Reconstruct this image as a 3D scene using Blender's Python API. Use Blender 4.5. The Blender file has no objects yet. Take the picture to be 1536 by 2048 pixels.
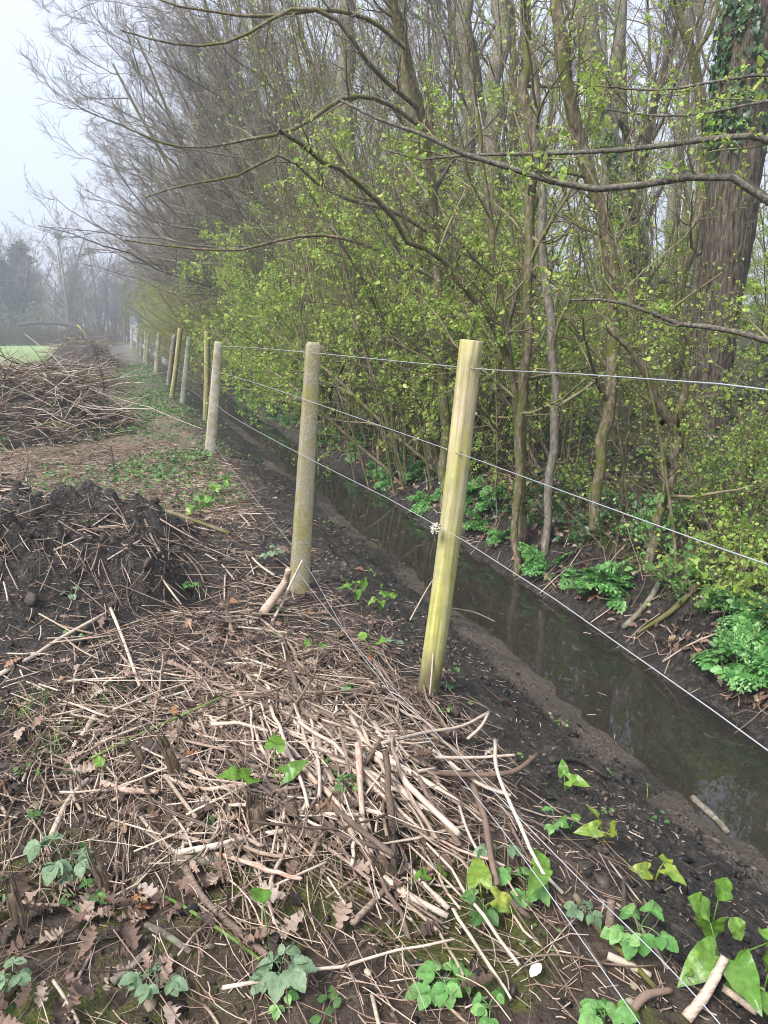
import bpy, math
import numpy as np
from math import radians, pi

SC = bpy.context.scene
COL = SC.collection

# ---------------------------------------------------------------- camera
EYE, PITCH, YAW, FPX = 1.45, 13.4, 18.4, 1547.0
cd = bpy.data.cameras.new("camera")
cam = bpy.data.objects.new("camera", cd)
COL.objects.link(cam)
cd.sensor_fit = 'VERTICAL'
cd.sensor_height = 24.0
cd.sensor_width = 18.0
cd.lens = 24.0 * FPX / 2048.0
cd.clip_start = 0.02
cd.clip_end = 600
cam.location = (0, 0, EYE)
cam.rotation_euler = (radians(90 - PITCH), 0, radians(-YAW))
SC.camera = cam

# ---------------------------------------------------------------- sky, sun, exposure
SUN_EL, SUN_AZ = 48.0, -118.0
w = bpy.data.worlds.new("World")
SC.world = w
w.use_nodes = True
wt = w.node_tree
bg = wt.nodes["Background"]
sky = wt.nodes.new("ShaderNodeTexSky")
sky.sky_type = 'NISHITA'
sky.sun_disc = False
sky.sun_elevation = radians(SUN_EL)
sky.sun_rotation = radians(SUN_AZ)
sky.air_density = 1.0
sky.dust_density = 3.0
hs = wt.nodes.new("ShaderNodeHueSaturation")
hs.inputs["Saturation"].default_value = 0.55
wt.links.new(sky.outputs[0], hs.inputs["Color"])
mixw = wt.nodes.new("ShaderNodeMixRGB")            # thin overcast veil over the clear sky
mixw.inputs[0].default_value = 0.85
_tc = wt.nodes.new("ShaderNodeTexCoord")           # overcast luminance: darkest at the horizon, three times that overhead
_sx = wt.nodes.new("ShaderNodeSeparateXYZ")
wt.links.new(_tc.outputs["Generated"], _sx.inputs[0])
_mr = wt.nodes.new("ShaderNodeMapRange")
wt.links.new(_sx.outputs[2], _mr.inputs[0])
_mr.inputs[1].default_value = 0.0
_mr.inputs[2].default_value = 1.0
_mr.inputs[3].default_value = 0.36
_mr.inputs[4].default_value = 1.0
_vm = wt.nodes.new("ShaderNodeMixRGB")
_vm.blend_type = 'MULTIPLY'
_vm.inputs[0].default_value = 1.0
_vm.inputs[1].default_value = (6.5, 7.1, 8.6, 1)
wt.links.new(_mr.outputs[0], _vm.inputs[2])
wt.links.new(_vm.outputs[0], mixw.inputs[2])
wt.links.new(hs.outputs[0], mixw.inputs[1])
wt.links.new(mixw.outputs[0], bg.inputs[0])
bg.inputs[1].default_value = 0.11
sl = bpy.data.lights.new("sun", 'SUN')
so = bpy.data.objects.new("sun", sl)
COL.objects.link(so)
sl.energy = 3.0
sl.angle = radians(22)
sl.color = (1.0, 0.975, 0.93)
so.rotation_euler = (radians(90 - SUN_EL), 0, radians(180 - SUN_AZ))
vs = SC.view_settings
vs.view_transform = 'Standard'
vs.look = 'None'
vs.gamma = 1
vs.exposure = 1.26
SC.cycles.max_bounces = 7
SC.cycles.diffuse_bounces = 3
SC.cycles.transparent_max_bounces = 10
SC.cycles.volume_bounces = 1
SC.cycles.use_denoising = True
SC.cycles.pixel_filter_type = 'BLACKMAN_HARRIS'
SC.cycles.filter_width = 1.0

# ---------------------------------------------------------------- helpers: picture -> world
_p, _y = radians(PITCH), radians(YAW)
FW = np.array([math.sin(_y) * math.cos(_p), math.cos(_y) * math.cos(_p), -math.sin(_p)])
RT = np.array([math.cos(_y), -math.sin(_y), 0.0])
UP = np.cross(RT, FW)
E0 = np.array([0, 0, EYE])


def ray(x, y): return FW * FPX + RT * (x - 768) + UP * (1024 - y)
def atz(x, y, z=0.0):
    d = ray(x, y); return E0 + d * ((z - EYE) / d[2])
def atY(x, y, Y):
    d = ray(x, y); return E0 + d * (Y / d[1])
def atX(x, y, X):
    d = ray(x, y); return E0 + d * (X / d[0])


def vn(x, y, s, seed):
    """value noise in 0..1"""
    x = np.asarray(x, float) / s; y = np.asarray(y, float) / s
    xi = np.floor(x).astype(np.int64); yi = np.floor(y).astype(np.int64)
    fx = x - xi; fy = y - yi
    fx = fx * fx * (3 - 2 * fx); fy = fy * fy * (3 - 2 * fy)
    def h(a, b):
        n = (a * 374761393 + b * 668265263 + seed * 982451653) & 0xffffffff
        n = ((n ^ (n >> 13)) * 1274126177) & 0xffffffff
        return ((n ^ (n >> 16)) & 0xffff) / 65535.0
    return (h(xi, yi) * (1 - fx) + h(xi + 1, yi) * fx) * (1 - fy) + (h(xi, yi + 1) * (1 - fx) + h(xi + 1, yi + 1) * fx) * fy


def fbm(x, y, s, seed, o=4):
    t = 0; a = 1; n = 0
    for i in range(o):
        t = t + a * vn(x, y, s, seed + i * 17); n += a; a *= 0.5; s *= 0.5
    return t / n


def sstep(a, b, x):
    t = np.clip((np.asarray(x, float) - a) / (b - a), 0, 1); return t * t * (3 - 2 * t)


PX = [-200, -6, -1, 0.3, 1.0, 1.25, 1.55, 1.85, 2.15, 2.5, 2.82, 2.95, 3.2, 3.6, 4.5, 6, 9, 14, 30, 80]
PZ = [0.0, 0.0, 0.0, 0.02, 0.0, -0.05, -0.2, -0.38, -0.5, -0.6, -0.52, -0.44, -0.18, 0.0, 0.15, 0.42, 0.9, 1.5, 2.6, 4]


def heap(x, y):
    """the mud heap left of the fence"""
    dx = (x + 1.15) / 1.85; dy = (y - 4.9) / 1.2
    r = np.sqrt(dx * dx + dy * dy) + 0.22 * (fbm(x, y, 0.5, 5) - 0.5)
    n = 0.13 * np.exp(-((x - 0.30) / 0.16) ** 2 - ((y - 4.35) / 0.28) ** 2)      # slumped notch in its flank
    m = 1 - sstep(0.40, 1.04, r)
    return m * (0.45 + 0.30 * (fbm(x, y, 0.36, 7, 4) - 0.5) + 0.10 * (np.abs(fbm(x, y, 0.13, 8, 2) - 0.5) * 4 - 0.5)) - n * 1.4


def H(x, y):
    x = np.asarray(x, float); y = np.asarray(y, float)
    wob = 0.22 * (fbm(y, y * 0 + 3.3, 1.3, 11, 3) - 0.5) * sstep(1.1, 1.6, x)
    wob = wob + 0.30 * (fbm(y, y * 0 + 9.3, 1.0, 23, 3) - 0.5) * sstep(2.5, 2.9, x)
    z = np.interp(x + wob, PX, PZ)
    near = 1 - sstep(9, 30, y)
    inw = sstep(1.9, 2.15, x) * (1 - sstep(2.8, 3.0, x))
    wob = wob + 0.10 * (fbm(x, y, 0.16, 61, 2) - 0.5) * (np.exp(-((x - 2.15) / 0.2) ** 2) + np.exp(-((x - 2.9) / 0.2) ** 2))
    z = np.interp(x + wob, PX, PZ)
    z = z + (0.10 * (fbm(x, y, 1.1, 31, 3) - 0.5) + 0.10 * (fbm(x, y, 0.24, 41, 3) - 0.5) * near + 0.045 * (fbm(x, y, 0.075, 43, 2) - 0.5) * near) * (1 - 0.8 * inw)
    z = z + 0.05 * np.exp(-((x - 0.45) / 0.5) ** 2 - ((y - 2.1) / 0.75) ** 2)
    return z + heap(x, y)


def Hs(x, y): return float(H(np.array([x]), np.array([y]))[0])
def gp(px, py, z0=0.0):
    """where the picture point meets the terrain"""
    z = z0
    for _ in range(14):
        p = atz(px, py, z); z = 0.5 * z + 0.5 * Hs(p[0], p[1])
    p = atz(px, py, z); p[2] = Hs(p[0], p[1]); return p


# ---------------------------------------------------------------- helpers: meshes
def mesh(name, V, F, mat, parent=None, smooth=True, loc=None, mats=None):
    me = bpy.data.meshes.new(name)
    V = np.ascontiguousarray(V, np.float32)
    if not isinstance(F, list): F = [F]
    F = [np.asarray(f, np.int32) for f in F if len(f)]
    me.vertices.add(len(V)); me.vertices.foreach_set("co", V.ravel())
    nl = sum(f.size for f in F); npol = sum(len(f) for f in F)
    me.loops.add(nl); me.polygons.add(npol)
    me.loops.foreach_set("vertex_index", np.concatenate([f.ravel() for f in F]))
    tot = np.concatenate([np.full(len(f), f.shape[1], np.int32) for f in F])
    st = np.concatenate([[0], np.cumsum(tot)[:-1]]).astype(np.int32)
    me.polygons.foreach_set("loop_start", st)
    try: me.polygons.foreach_set("loop_total", tot)
    except Exception: pass
    if smooth: me.polygons.foreach_set("use_smooth", np.ones(npol, bool))
    me.update(calc_edges=True)
    if mat: me.materials.append(mat)
    o = bpy.data.objects.new(name, me); COL.objects.link(o)
    if parent: o.parent = parent
    if loc is not None: o.location = loc
    return o


def root(name, loc=(0, 0, 0)):
    o = bpy.data.objects.new(name, None); COL.objects.link(o); o.location = loc
    o.empty_display_size = 0.1
    return o


def tag(o, label=None, cat=None, group=None, kind=None):
    if label: o["label"] = label
    if cat: o["category"] = cat
    if group: o["group"] = group
    if kind: o["kind"] = kind
    return o


def dup(o, loc=None, rz=None, scale=None, name=None):
    r = o.copy(); COL.objects.link(r)
    for ch in o.children:
        c = ch.copy(); COL.objects.link(c); c.parent = r
    if loc is not None: r.location = loc
    if rz is not None: r.rotation_euler = (0, 0, rz)
    if scale is not None: r.scale = scale
    return r


def unit(v): return v / np.maximum(np.linalg.norm(v, axis=-1, keepdims=True), 1e-9)


def tubes(P, R, sides, caps=False):
    """P (N,K,3), R (N,K) -> verts, list of face arrays"""
    N, K, _ = P.shape
    T = unit(np.gradient(P, axis=1))
    tm = T.mean(1)
    ax = np.eye(3)[np.argmin(np.abs(tm), axis=1)]
    a = unit(np.cross(tm, ax))[:, None, :]
    U = unit(a - (a * T).sum(-1, keepdims=True) * T)
    W = np.cross(T, U)
    th = np.arange(sides) * 2 * pi / sides
    V = P[:, :, None, :] + R[:, :, None, None] * (np.cos(th)[:, None] * U[:, :, None, :] + np.sin(th)[:, None] * W[:, :, None, :])
    base = (np.arange(N) * K * sides)[:, None, None] + (np.arange(K - 1) * sides)[None, :, None]
    s = np.arange(sides)[None, None, :]; s2 = (s + 1) % sides
    q = np.stack([base + s, base + s2, base + s2 + sides, base + s + sides], -1).reshape(-1, 4)
    F = [q]
    if caps:
        b0 = (np.arange(N) * K * sides)[:, None]
        F.append(b0 + np.arange(sides)[::-1][None, :])
        F.append(b0 + (K - 1) * sides + np.arange(sides)[None, :])
    return V.reshape(-1, 3), F


def merge(parts):
    V = []; F = {}; off = 0
    for v, fs in parts:
        V.append(v)
        for f in (fs if isinstance(fs, list) else [fs]):
            if len(f): F.setdefault(f.shape[1], []).append(np.asarray(f) + off)
        off += len(v)
    return np.concatenate(V), [np.concatenate(x) for x in F.values()]


def inst(tv, tf, pos, M):
    """template instanced at pos (N,3) with matrices M (N,3,3) (columns are axes)"""
    N = len(pos); k = len(tv)
    V = np.einsum('nij,kj->nki', M, tv) + pos[:, None, :]
    off = (np.arange(N) * k)[:, None, None]
    F = [(f[None] + off).reshape(-1, f.shape[1]) for f in (tf if isinstance(tf, list) else [tf])]
    return V.reshape(-1, 3), F


def basis(d, n):
    """columns x=side, y=d, z=normal"""
    d = unit(d); n = unit(n - (n * d).sum(-1, keepdims=True) * d)
    return np.stack([np.cross(d, n), d, n], -1)


def poly(pts, K):
    """smooth resample of a hand-drawn polyline"""
    pts = np.asarray(pts, float)
    t = np.concatenate([[0], np.cumsum(np.linalg.norm(np.diff(pts, axis=0), axis=1))]); t /= t[-1]
    m = np.gradient(pts, t, axis=0)
    q = np.linspace(0, 1, K); i = np.clip(np.searchsorted(t, q, side='right') - 1, 0, len(t) - 2)
    h = (t[i + 1] - t[i])[:, None]; u = ((q - t[i])[:, None]) / h
    return (2 * u**3 - 3 * u**2 + 1) * pts[i] + (u**3 - 2 * u**2 + u) * h * m[i] + (-2 * u**3 + 3 * u**2) * pts[i + 1] + (u**3 - u**2) * h * m[i + 1]


# ---------------------------------------------------------------- helpers: materials
def newmat(name):
    m = bpy.data.materials.new(name); m.use_nodes = True
    t = m.node_tree; t.nodes.clear()
    out = t.nodes.new("ShaderNodeOutputMaterial")
    return m, t, out


def nd(t, typ, ins=None, **props):
    n = t.nodes.new(typ)
    for k, v in props.items(): setattr(n, k, v)
    for k, v in (ins or {}).items():
        s = n.inputs[k]
        if hasattr(v, "is_linked") or hasattr(v, "links"): t.links.new(v, s)
        else: s.default_value = v
    return n


def c4(c): return (c[0], c[1], c[2], 1)


def ramp(t, fac, stops, interp='LINEAR'):
    n = t.nodes.new("ShaderNodeValToRGB"); n.color_ramp.interpolation = interp
    e = n.color_ramp.elements
    while len(e) < len(stops): e.new(0.5)
    for i, (p, c) in enumerate(stops): e[i].position = p; e[i].color = c4(c) if len(c) == 3 else c
    t.links.new(fac, n.inputs[0]); return n.outputs[0]


def mix(t, f, a, b, mode='MIX'):
    n = t.nodes.new("ShaderNodeMixRGB"); n.blend_type = mode
    for i, v in enumerate((f, a, b)):
        if hasattr(v, "links"): t.links.new(v, n.inputs[i])
        elif i == 0: n.inputs[0].default_value = v
        else: n.inputs[i].default_value = c4(v)
    return n.outputs[0]


def mth(t, op, a, b=0.0, clamp=False):
    n = t.nodes.new("ShaderNodeMath"); n.operation = op; n.use_clamp = clamp
    for i, v in enumerate((a, b)):
        if hasattr(v, "links"): t.links.new(v, n.inputs[i])
        else: n.inputs[i].default_value = v
    return n.outputs[0]


def noise(t, vec, scale, detail=4, rough=0.6, dist=0.0):
    n = nd(t, "ShaderNodeTexNoise", {"Scale": scale, "Detail": detail, "Roughness": rough, "Distortion": dist})
    if vec is not None: t.links.new(vec, n.inputs["Vector"])
    return n.outputs[0]


def rnd(t):
    g = nd(t, "ShaderNodeNewGeometry"); o = nd(t, "ShaderNodeObjectInfo")
    return mth(t, 'FRACT', mth(t, 'ADD', g.outputs["Random Per Island"], o.outputs["Random"]))


def leafmat(name, stops, trans=0.4, rough=0.5, spec=0.3, detail=True, blotch=None):
    m, t, out = newmat(name)
    r = rnd(t)
    co = nd(t, "ShaderNodeTexCoord").outputs["Object"]
    c = ramp(t, r, stops)
    if blotch:
        c = mix(t, ramp(t, noise(t, co, 26, 4, 0.7), [(0.40, (0, 0, 0)), (0.56, (1, 1, 1))]), c, blotch[0])
        c = mix(t, ramp(t, noise(t, co, 120, 3, 0.6), [(0.62, (0, 0, 0)), (0.68, (1, 1, 1))]), c, blotch[1])
    nl = noise(t, co, 75, 4, 0.65)
    c = mix(t, 0.6, c, ramp(t, nl, [(0.35, (0.42, 0.46, 0.40)), (0.62, (1, 1, 1))]), 'MULTIPLY')
    p = nd(t, "ShaderNodeBsdfPrincipled", {"Base Color": c, "Roughness": rough, "Specular IOR Level": spec})
    if detail:
        bb = nd(t, "ShaderNodeBump", {"Strength": 0.5, "Distance": 0.004, "Height": nl})
        t.links.new(bb.outputs[0], p.inputs["Normal"])
    tr = nd(t, "ShaderNodeBsdfTranslucent", {"Color": c})
    mx = nd(t, "ShaderNodeMixShader", {0: trans, 1: p.outputs[0], 2: tr.outputs[0]})
    t.links.new(mx.outputs[0], out.inputs[0]); return m


def simplemat(name, stops, rough=0.8, nscale=(30, 30, 30), bump=0.3, spec=0.25, island=True, streak=0.5, moss=None):
    """random tint per piece, streaked by stretched noise"""
    m, t, out = newmat(name)
    co = nd(t, "ShaderNodeTexCoord").outputs["Object"]
    mp = nd(t, "ShaderNodeMapping", {"Vector": co, "Scale": nscale})
    nz = noise(t, mp.outputs[0], 1.0, 5, 0.65)
    f = mth(t, 'ADD', mth(t, 'MULTIPLY', rnd(t), 1 - streak), mth(t, 'MULTIPLY', nz, streak)) if island else nz
    c = ramp(t, f, stops)
    if moss:
        mf = ramp(t, noise(t, co, moss[1], 3), [(moss[2], (0, 0, 0)), (moss[2] + 0.14, (1, 1, 1))])
        c = mix(t, mf, c, moss[0])
    p = nd(t, "ShaderNodeBsdfPrincipled", {"Base Color": c, "Roughness": rough, "Specular IOR Level": spec})
    if bump:
        b = nd(t, "ShaderNodeBump", {"Strength": bump, "Distance": 0.01, "Height": nz})
        t.links.new(b.outputs[0], p.inputs["Normal"])
    t.links.new(p.outputs[0], out.inputs[0]); return m


# ground ---------------------------------------------------------
def ground_mat():
    m, t, out = newmat("earth")
    g = nd(t, "ShaderNodeNewGeometry").outputs["Position"]
    def att(n): return nd(t, "ShaderNodeAttribute", attribute_name=n).outputs["Fac"]
    n1 = noise(t, g, 3.0, 6, 0.65); n2 = noise(t, g, 22, 6, 0.7); n3 = noise(t, g, 90, 4, 0.7)
    mud = ramp(t, mth(t, 'ADD', mth(t, 'MULTIPLY', n2, 0.6), mth(t, 'MULTIPLY', n3, 0.4)), [(0.36, (0.008, 0.007, 0.0065)), (0.50, (0.026, 0.022, 0.019)), (0.58, (0.07, 0.057, 0.046)), (0.68, (0.17, 0.14, 0.11))])
    brown = ramp(t, n2, [(0.3, (0.030, 0.022, 0.016)), (0.55, (0.080, 0.058, 0.042)), (0.75, (0.16, 0.12, 0.088))])
    c = mix(t, ramp(t, mth(t, 'ADD', n1, mth(t, 'SUBTRACT', att('brown'), 0.5)), [(0.42, (0, 0, 0)), (0.60, (1, 1, 1))]), mud, brown)
    def brk(a, s=0.5, k=0.35):   # attribute edge broken by noise
        return ramp(t, mth(t, 'ADD', a, mth(t, 'MULTIPLY', mth(t, 'SUBTRACT', n2, 0.5), s * 2)), [(0.5 - k / 2, (0, 0, 0)), (0.5 + k / 2, (1, 1, 1))])
    straw = ramp(t, n2, [(0.3, (0.045, 0.033, 0.022)), (0.5, (0.16, 0.12, 0.08)), (0.7, (0.30, 0.235, 0.16))])
    c = mix(t, brk(att('straw'), 0.6), c, straw)
    sand = ramp(t, n3, [(0.36, (0.022, 0.017, 0.013)), (0.52, (0.085, 0.066, 0.050)), (0.66, (0.22, 0.175, 0.135))])
    c = mix(t, brk(att('sand')), c, sand)
    moss = ramp(t, n3, [(0.3, (0.030, 0.036, 0.008)), (0.7, (0.12, 0.13, 0.025))])
    c = mix(t, brk(att('moss'), 0.8, 0.3), c, moss)
    wood = ramp(t, n2, [(0.3, (0.020, 0.020, 0.010)), (0.5, (0.06, 0.045, 0.025)), (0.6, (0.06, 0.075, 0.018)), (0.75, (0.17, 0.12, 0.07))])
    c = mix(t, brk(att('wood')), c, wood)
    fld = ramp(t, n1, [(0.3, (0.13, 0.20, 0.055)), (0.5, (0.20, 0.275, 0.09)), (0.7, (0.28, 0.32, 0.13))])
    c = mix(t, brk(att('field'), 0.4), c, fld)
    mpb = nd(t, "ShaderNodeMapping", {"Vector": g, "Scale": (5.0, 1.6, 1.0)})
    bedn = noise(t, mpb.outputs[0], 1.4, 6, 0.7, 1.2)
    bed = ramp(t, bedn, [(0.36, (0.070, 0.092, 0.055)), (0.46, (0.048, 0.044, 0.036)), (0.56, (0.090, 0.080, 0.066)), (0.72, (0.17, 0.15, 0.125))])
    c = mix(t, att('bed'), c, bed)
    fl = ramp(t, noise(t, g, 160, 2, 0.5), [(0.66, (0, 0, 0)), (0.70, (1, 1, 1))])       # pale chips and grit
    c = mix(t, mth(t, 'MULTIPLY', fl, att('chips')), c, (0.36, 0.30, 0.23))
    rg = ramp(t, n3, [(0.40, (0.22, 0.22, 0.22)), (0.58, (0.75, 0.75, 0.75))])
    p = nd(t, "ShaderNodeBsdfPrincipled", {"Base Color": c, "Roughness": rg, "Specular IOR Level": 0.28})
    h = mth(t, 'ADD', mth(t, 'MULTIPLY', n2, 0.7), mth(t, 'MULTIPLY', n3, 0.3))
    b = nd(t, "ShaderNodeBump", {"Strength": 1.0, "Distance": 0.05, "Height": h})
    t.links.new(b.outputs[0], p.inputs["Normal"])
    t.links.new(p.outputs[0], out.inputs[0]); return m


def water_mat():
    m, t, out = newmat("ditch_water")
    g = nd(t, "ShaderNodeNewGeometry").outputs["Position"]
    h = noise(t, g, 5, 3, 0.5)
    b = nd(t, "ShaderNodeBump", {"Strength": 0.03, "Distance": 0.02, "Height": h})
    fr = nd(t, "ShaderNodeFresnel", {"IOR": 1.50, "Normal": b.outputs[0]})
    gl = nd(t, "ShaderNodeBsdfGlossy", {"Color": (1, 1, 1, 1), "Roughness": 0.02, "Normal": b.outputs[0]})
    tr = nd(t, "ShaderNodeBsdfTransparent", {"Color": (0.68, 0.65, 0.58, 1)})
    df = nd(t, "ShaderNodeBsdfDiffuse", {"Color": (0.13, 0.12, 0.103, 1)})       # suspended silt
    mu = nd(t, "ShaderNodeMixShader", {0: 0.10, 1: tr.outputs[0], 2: df.outputs[0]})
    mx = nd(t, "ShaderNodeMixShader", {0: fr.outputs[0], 1: mu.outputs[0], 2: gl.outputs[0]})
    t.links.new(mx.outputs[0], out.inputs[0]); return m


def post_mat():
    m, t, out = newmat("algae_stained_timber")
    co = nd(t, "ShaderNodeTexCoord").outputs["Object"]
    mp = nd(t, "ShaderNodeMapping", {"Vector": co, "Scale": (55, 55, 2.2)})
    grain = noise(t, mp.outputs[0], 1, 6, 0.6, 0.4)
    mp2 = nd(t, "ShaderNodeMapping", {"Vector": co, "Scale": (14, 14, 2.6)})
    pat = noise(t, mp2.outputs[0], 1, 4, 0.6, 0.8)
    sx = nd(t, "ShaderNodeSeparateXYZ", {0: co})
    wood = ramp(t, grain, [(0.3, (0.20, 0.175, 0.09)), (0.5, (0.35, 0.315, 0.17)), (0.7, (0.48, 0.44, 0.27))])
    alg = ramp(t, grain, [(0.3, (0.20, 0.20, 0.045)), (0.5, (0.36, 0.35, 0.09)), (0.7, (0.50, 0.46, 0.18))])
    c = mix(t, ramp(t, pat, [(0.38, (0, 0, 0)), (0.58, (1, 1, 1))]), alg, wood)
    top = nd(t, "ShaderNodeMapRange", {"Value": mth(t, 'ADD', sx.outputs[2], mth(t, 'MULTIPLY', mth(t, 'SUBTRACT', pat, 0.5), 0.7)), "From Min": 0.92, "From Max": 1.08}).outputs[0]
    tan = ramp(t, grain, [(0.3, (0.25, 0.185, 0.12)), (0.55, (0.42, 0.335, 0.235)), (0.75, (0.56, 0.47, 0.36))])
    hi = nd(t, "ShaderNodeMapRange", {"Value": sx.outputs[2], "From Min": 1.22, "From Max": 1.30, "To Min": 1.0, "To Max": 0.35}).outputs[0]
    c = mix(t, mth(t, 'MULTIPLY', mth(t, 'MULTIPLY', top, hi), 0.72), c, tan)
    sp = ramp(t, noise(t, co, 34, 5, 0.75), [(0.66, (0, 0, 0)), (0.78, (1, 1, 1))])
    c = mix(t, mth(t, 'MULTIPLY', sp, 0.7), c, (0.10, 0.08, 0.035))
    mpc = nd(t, "ShaderNodeMapping", {"Vector": co, "Scale": (70, 70, 1.1)})
    crk = ramp(t, noise(t, mpc.outputs[0], 1, 3, 0.5, 0.6), [(0.27, (1, 1, 1)), (0.33, (0, 0, 0))])       # drying checks
    c = mix(t, mth(t, 'MULTIPLY', crk, 0.75), c, (0.09, 0.07, 0.03))
    spl = nd(t, "ShaderNodeMapRange", {"Value": mth(t, 'ADD', sx.outputs[2], mth(t, 'MULTIPLY', pat, -0.30)), "From Min": 0.10, "From Max": -0.06}).outputs[0]
    c = mix(t, mth(t, 'MULTIPLY', spl, 0.8), c, (0.05, 0.04, 0.03))
    blot = ramp(t, noise(t, co, 9, 4, 0.7), [(0.45, (0, 0, 0)), (0.68, (1, 1, 1))])
    c = mix(t, mth(t, 'MULTIPLY', blot, 0.45), c, (0.17, 0.165, 0.07))
    p = nd(t, "ShaderNodeBsdfPrincipled", {"Base Color": c, "Roughness": 0.85, "Specular IOR Level": 0.15})
    b = nd(t, "ShaderNodeBump", {"Strength": 0.6, "Distance": 0.006, "Height": grain})
    t.links.new(b.outputs[0], p.inputs["Normal"])
    t.links.new(p.outputs[0], out.inputs[0]); return m


def concrete_mat(name, base, lich):
    m, t, out = newmat(name)
    co = nd(t, "ShaderNodeTexCoord").outputs["Object"]
    n1 = noise(t, co, 14, 5, 0.65); n2 = noise(t, co, 120, 4, 0.7)
    c = ramp(t, n2, [(0.3, tuple(0.45 * x for x in base)), (0.55, base), (0.75, tuple(min(1, 1.5 * x) for x in base))])
    c = mix(t, ramp(t, n1, [(0.42, (0, 0, 0)), (0.62, (1, 1, 1))]), c, mix(t, n2, (0.10, 0.095, 0.03), lich))
    p = nd(t, "ShaderNodeBsdfPrincipled", {"Base Color": c, "Roughness": 0.9, "Specular IOR Level": 0.2})
    b = nd(t, "ShaderNodeBump", {"Strength": 0.6, "Distance": 0.008, "Height": n2})
    t.links.new(b.outputs[0], p.inputs["Normal"])
    t.links.new(p.outputs[0], out.inputs[0]); return m


def metal_mat():
    m, t, out = newmat("galvanised_steel")
    p = nd(t, "ShaderNodeBsdfPrincipled", {"Base Color": (0.46, 0.47, 0.49, 1), "Roughness": 0.45, "Metallic": 0.6})
    t.links.new(p.outputs[0], out.inputs[0]); return m


def haze_mat(d):
    m, t, out = newmat("mist")
    v = nd(t, "ShaderNodeVolumePrincipled", {"Color": (0.86, 0.91, 1.0, 1), "Density": d, "Anisotropy": 0.2})
    t.links.new(v.outputs[0], out.inputs["Volume"]); return m


M_GROUND = ground_mat()
M_WATER = water_mat()
M_POST = post_mat()
M_POST2 = simplemat('olive_timber', [(0.30, (0.12, 0.11, 0.03)), (0.5, (0.23, 0.215, 0.095)), (0.7, (0.35, 0.33, 0.18))], 0.85, (40, 40, 2.5), 0.4, 0.2, False)
M_CONC = concrete_mat("lichened_concrete", (0.30, 0.27, 0.20), (0.36, 0.32, 0.13))
M_CONC2 = concrete_mat("pale_concrete", (0.44, 0.40, 0.33), (0.40, 0.37, 0.26))
M_CONC3 = concrete_mat("grey_concrete", (0.30, 0.30, 0.26), (0.20, 0.24, 0.12))
M_STEEL = metal_mat()
MOSS = (0.095, 0.10, 0.022)
M_BARK = simplemat("olive_bark", [(0.30, (0.042, 0.033, 0.022)), (0.5, (0.14, 0.112, 0.072)), (0.70, (0.30, 0.255, 0.18))], 0.85, (45, 45, 16), 0.8, 0.2, False, moss=(MOSS, 6, 0.47))
M_BARKG = simplemat("grey_bark", [(0.30, (0.06, 0.052, 0.040)), (0.5, (0.165, 0.145, 0.115)), (0.72, (0.30, 0.265, 0.22))], 0.85, (40, 40, 14), 0.8, 0.2, False, moss=((0.11, 0.12, 0.06), 5, 0.54))
M_OAK = simplemat("furrowed_bark", [(0.34, (0.018, 0.013, 0.009)), (0.47, (0.075, 0.058, 0.042)), (0.58, (0.115, 0.098, 0.078)), (0.70, (0.21, 0.185, 0.15))], 0.95, (48, 48, 6.5), 1.0, 0.1, False, moss=(MOSS, 2.2, 0.62))
M_TWIG = simplemat("mossy_twig", [(0.2, (0.055, 0.045, 0.025)), (0.5, (0.15, 0.13, 0.07)), (0.8, (0.27, 0.24, 0.13))], 0.85, (20, 20, 20), 0, 0.2, True)
M_TWIGP = simplemat("bare_twig", [(0.2, (0.065, 0.054, 0.046)), (0.5, (0.165, 0.138, 0.115)), (0.8, (0.27, 0.24, 0.175))], 0.85, (20, 20, 20), 0, 0.2, True)
M_LIMB = simplemat("lichen_limb", [(0.30, (0.035, 0.027, 0.020)), (0.5, (0.10, 0.082, 0.065)), (0.7, (0.24, 0.215, 0.18))], 0.8, (60, 60, 60), 0.6, 0.25, False, moss=((0.15, 0.165, 0.10), 22, 0.55))
M_LEAF = leafmat("spring_leaf", [(0, (0.18, 0.31, 0.045)), (0.5, (0.37, 0.51, 0.09)), (0.85, (0.56, 0.655, 0.16)), (1, (0.56, 0.56, 0.18))], 0.5, 0.4, 0.4)
M_LEAFG = leafmat("bramble_green", [(0, (0.10, 0.20, 0.04)), (0.5, (0.21, 0.36, 0.07)), (1, (0.40, 0.52, 0.13))], 0.4, 0.4, 0.4)
M_BUD = leafmat("opening_bud", [(0, (0.19, 0.22, 0.045)), (0.6, (0.33, 0.35, 0.075)), (1, (0.38, 0.32, 0.11))], 0.4)
M_IVY = leafmat("ivy_leaf", [(0, (0.018, 0.05, 0.018)), (0.6, (0.045, 0.11, 0.03)), (1, (0.11, 0.20, 0.05))], 0.2, 0.35, 0.5)
M_PARS = leafmat("parsley_leaf", [(0, (0.05, 0.16, 0.035)), (0.5, (0.13, 0.34, 0.08)), (1, (0.30, 0.54, 0.20))], 0.35, 0.4, 0.4)
M_ARUM = leafmat("glossy_leaf", [(0, (0.12, 0.29, 0.035)), (0.6, (0.20, 0.38, 0.045)), (1, (0.30, 0.46, 0.06))], 0.4, 0.3, 0.5, True, ((0.13, 0.25, 0.035), (0.10, 0.15, 0.035)))
M_ARUMY = leafmat("yellowing_leaf", [(0, (0.28, 0.38, 0.04)), (0.6, (0.42, 0.46, 0.06)), (1, (0.55, 0.50, 0.12))], 0.4, 0.35, 0.5, True, ((0.20, 0.33, 0.05), (0.17, 0.12, 0.04)))
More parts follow.
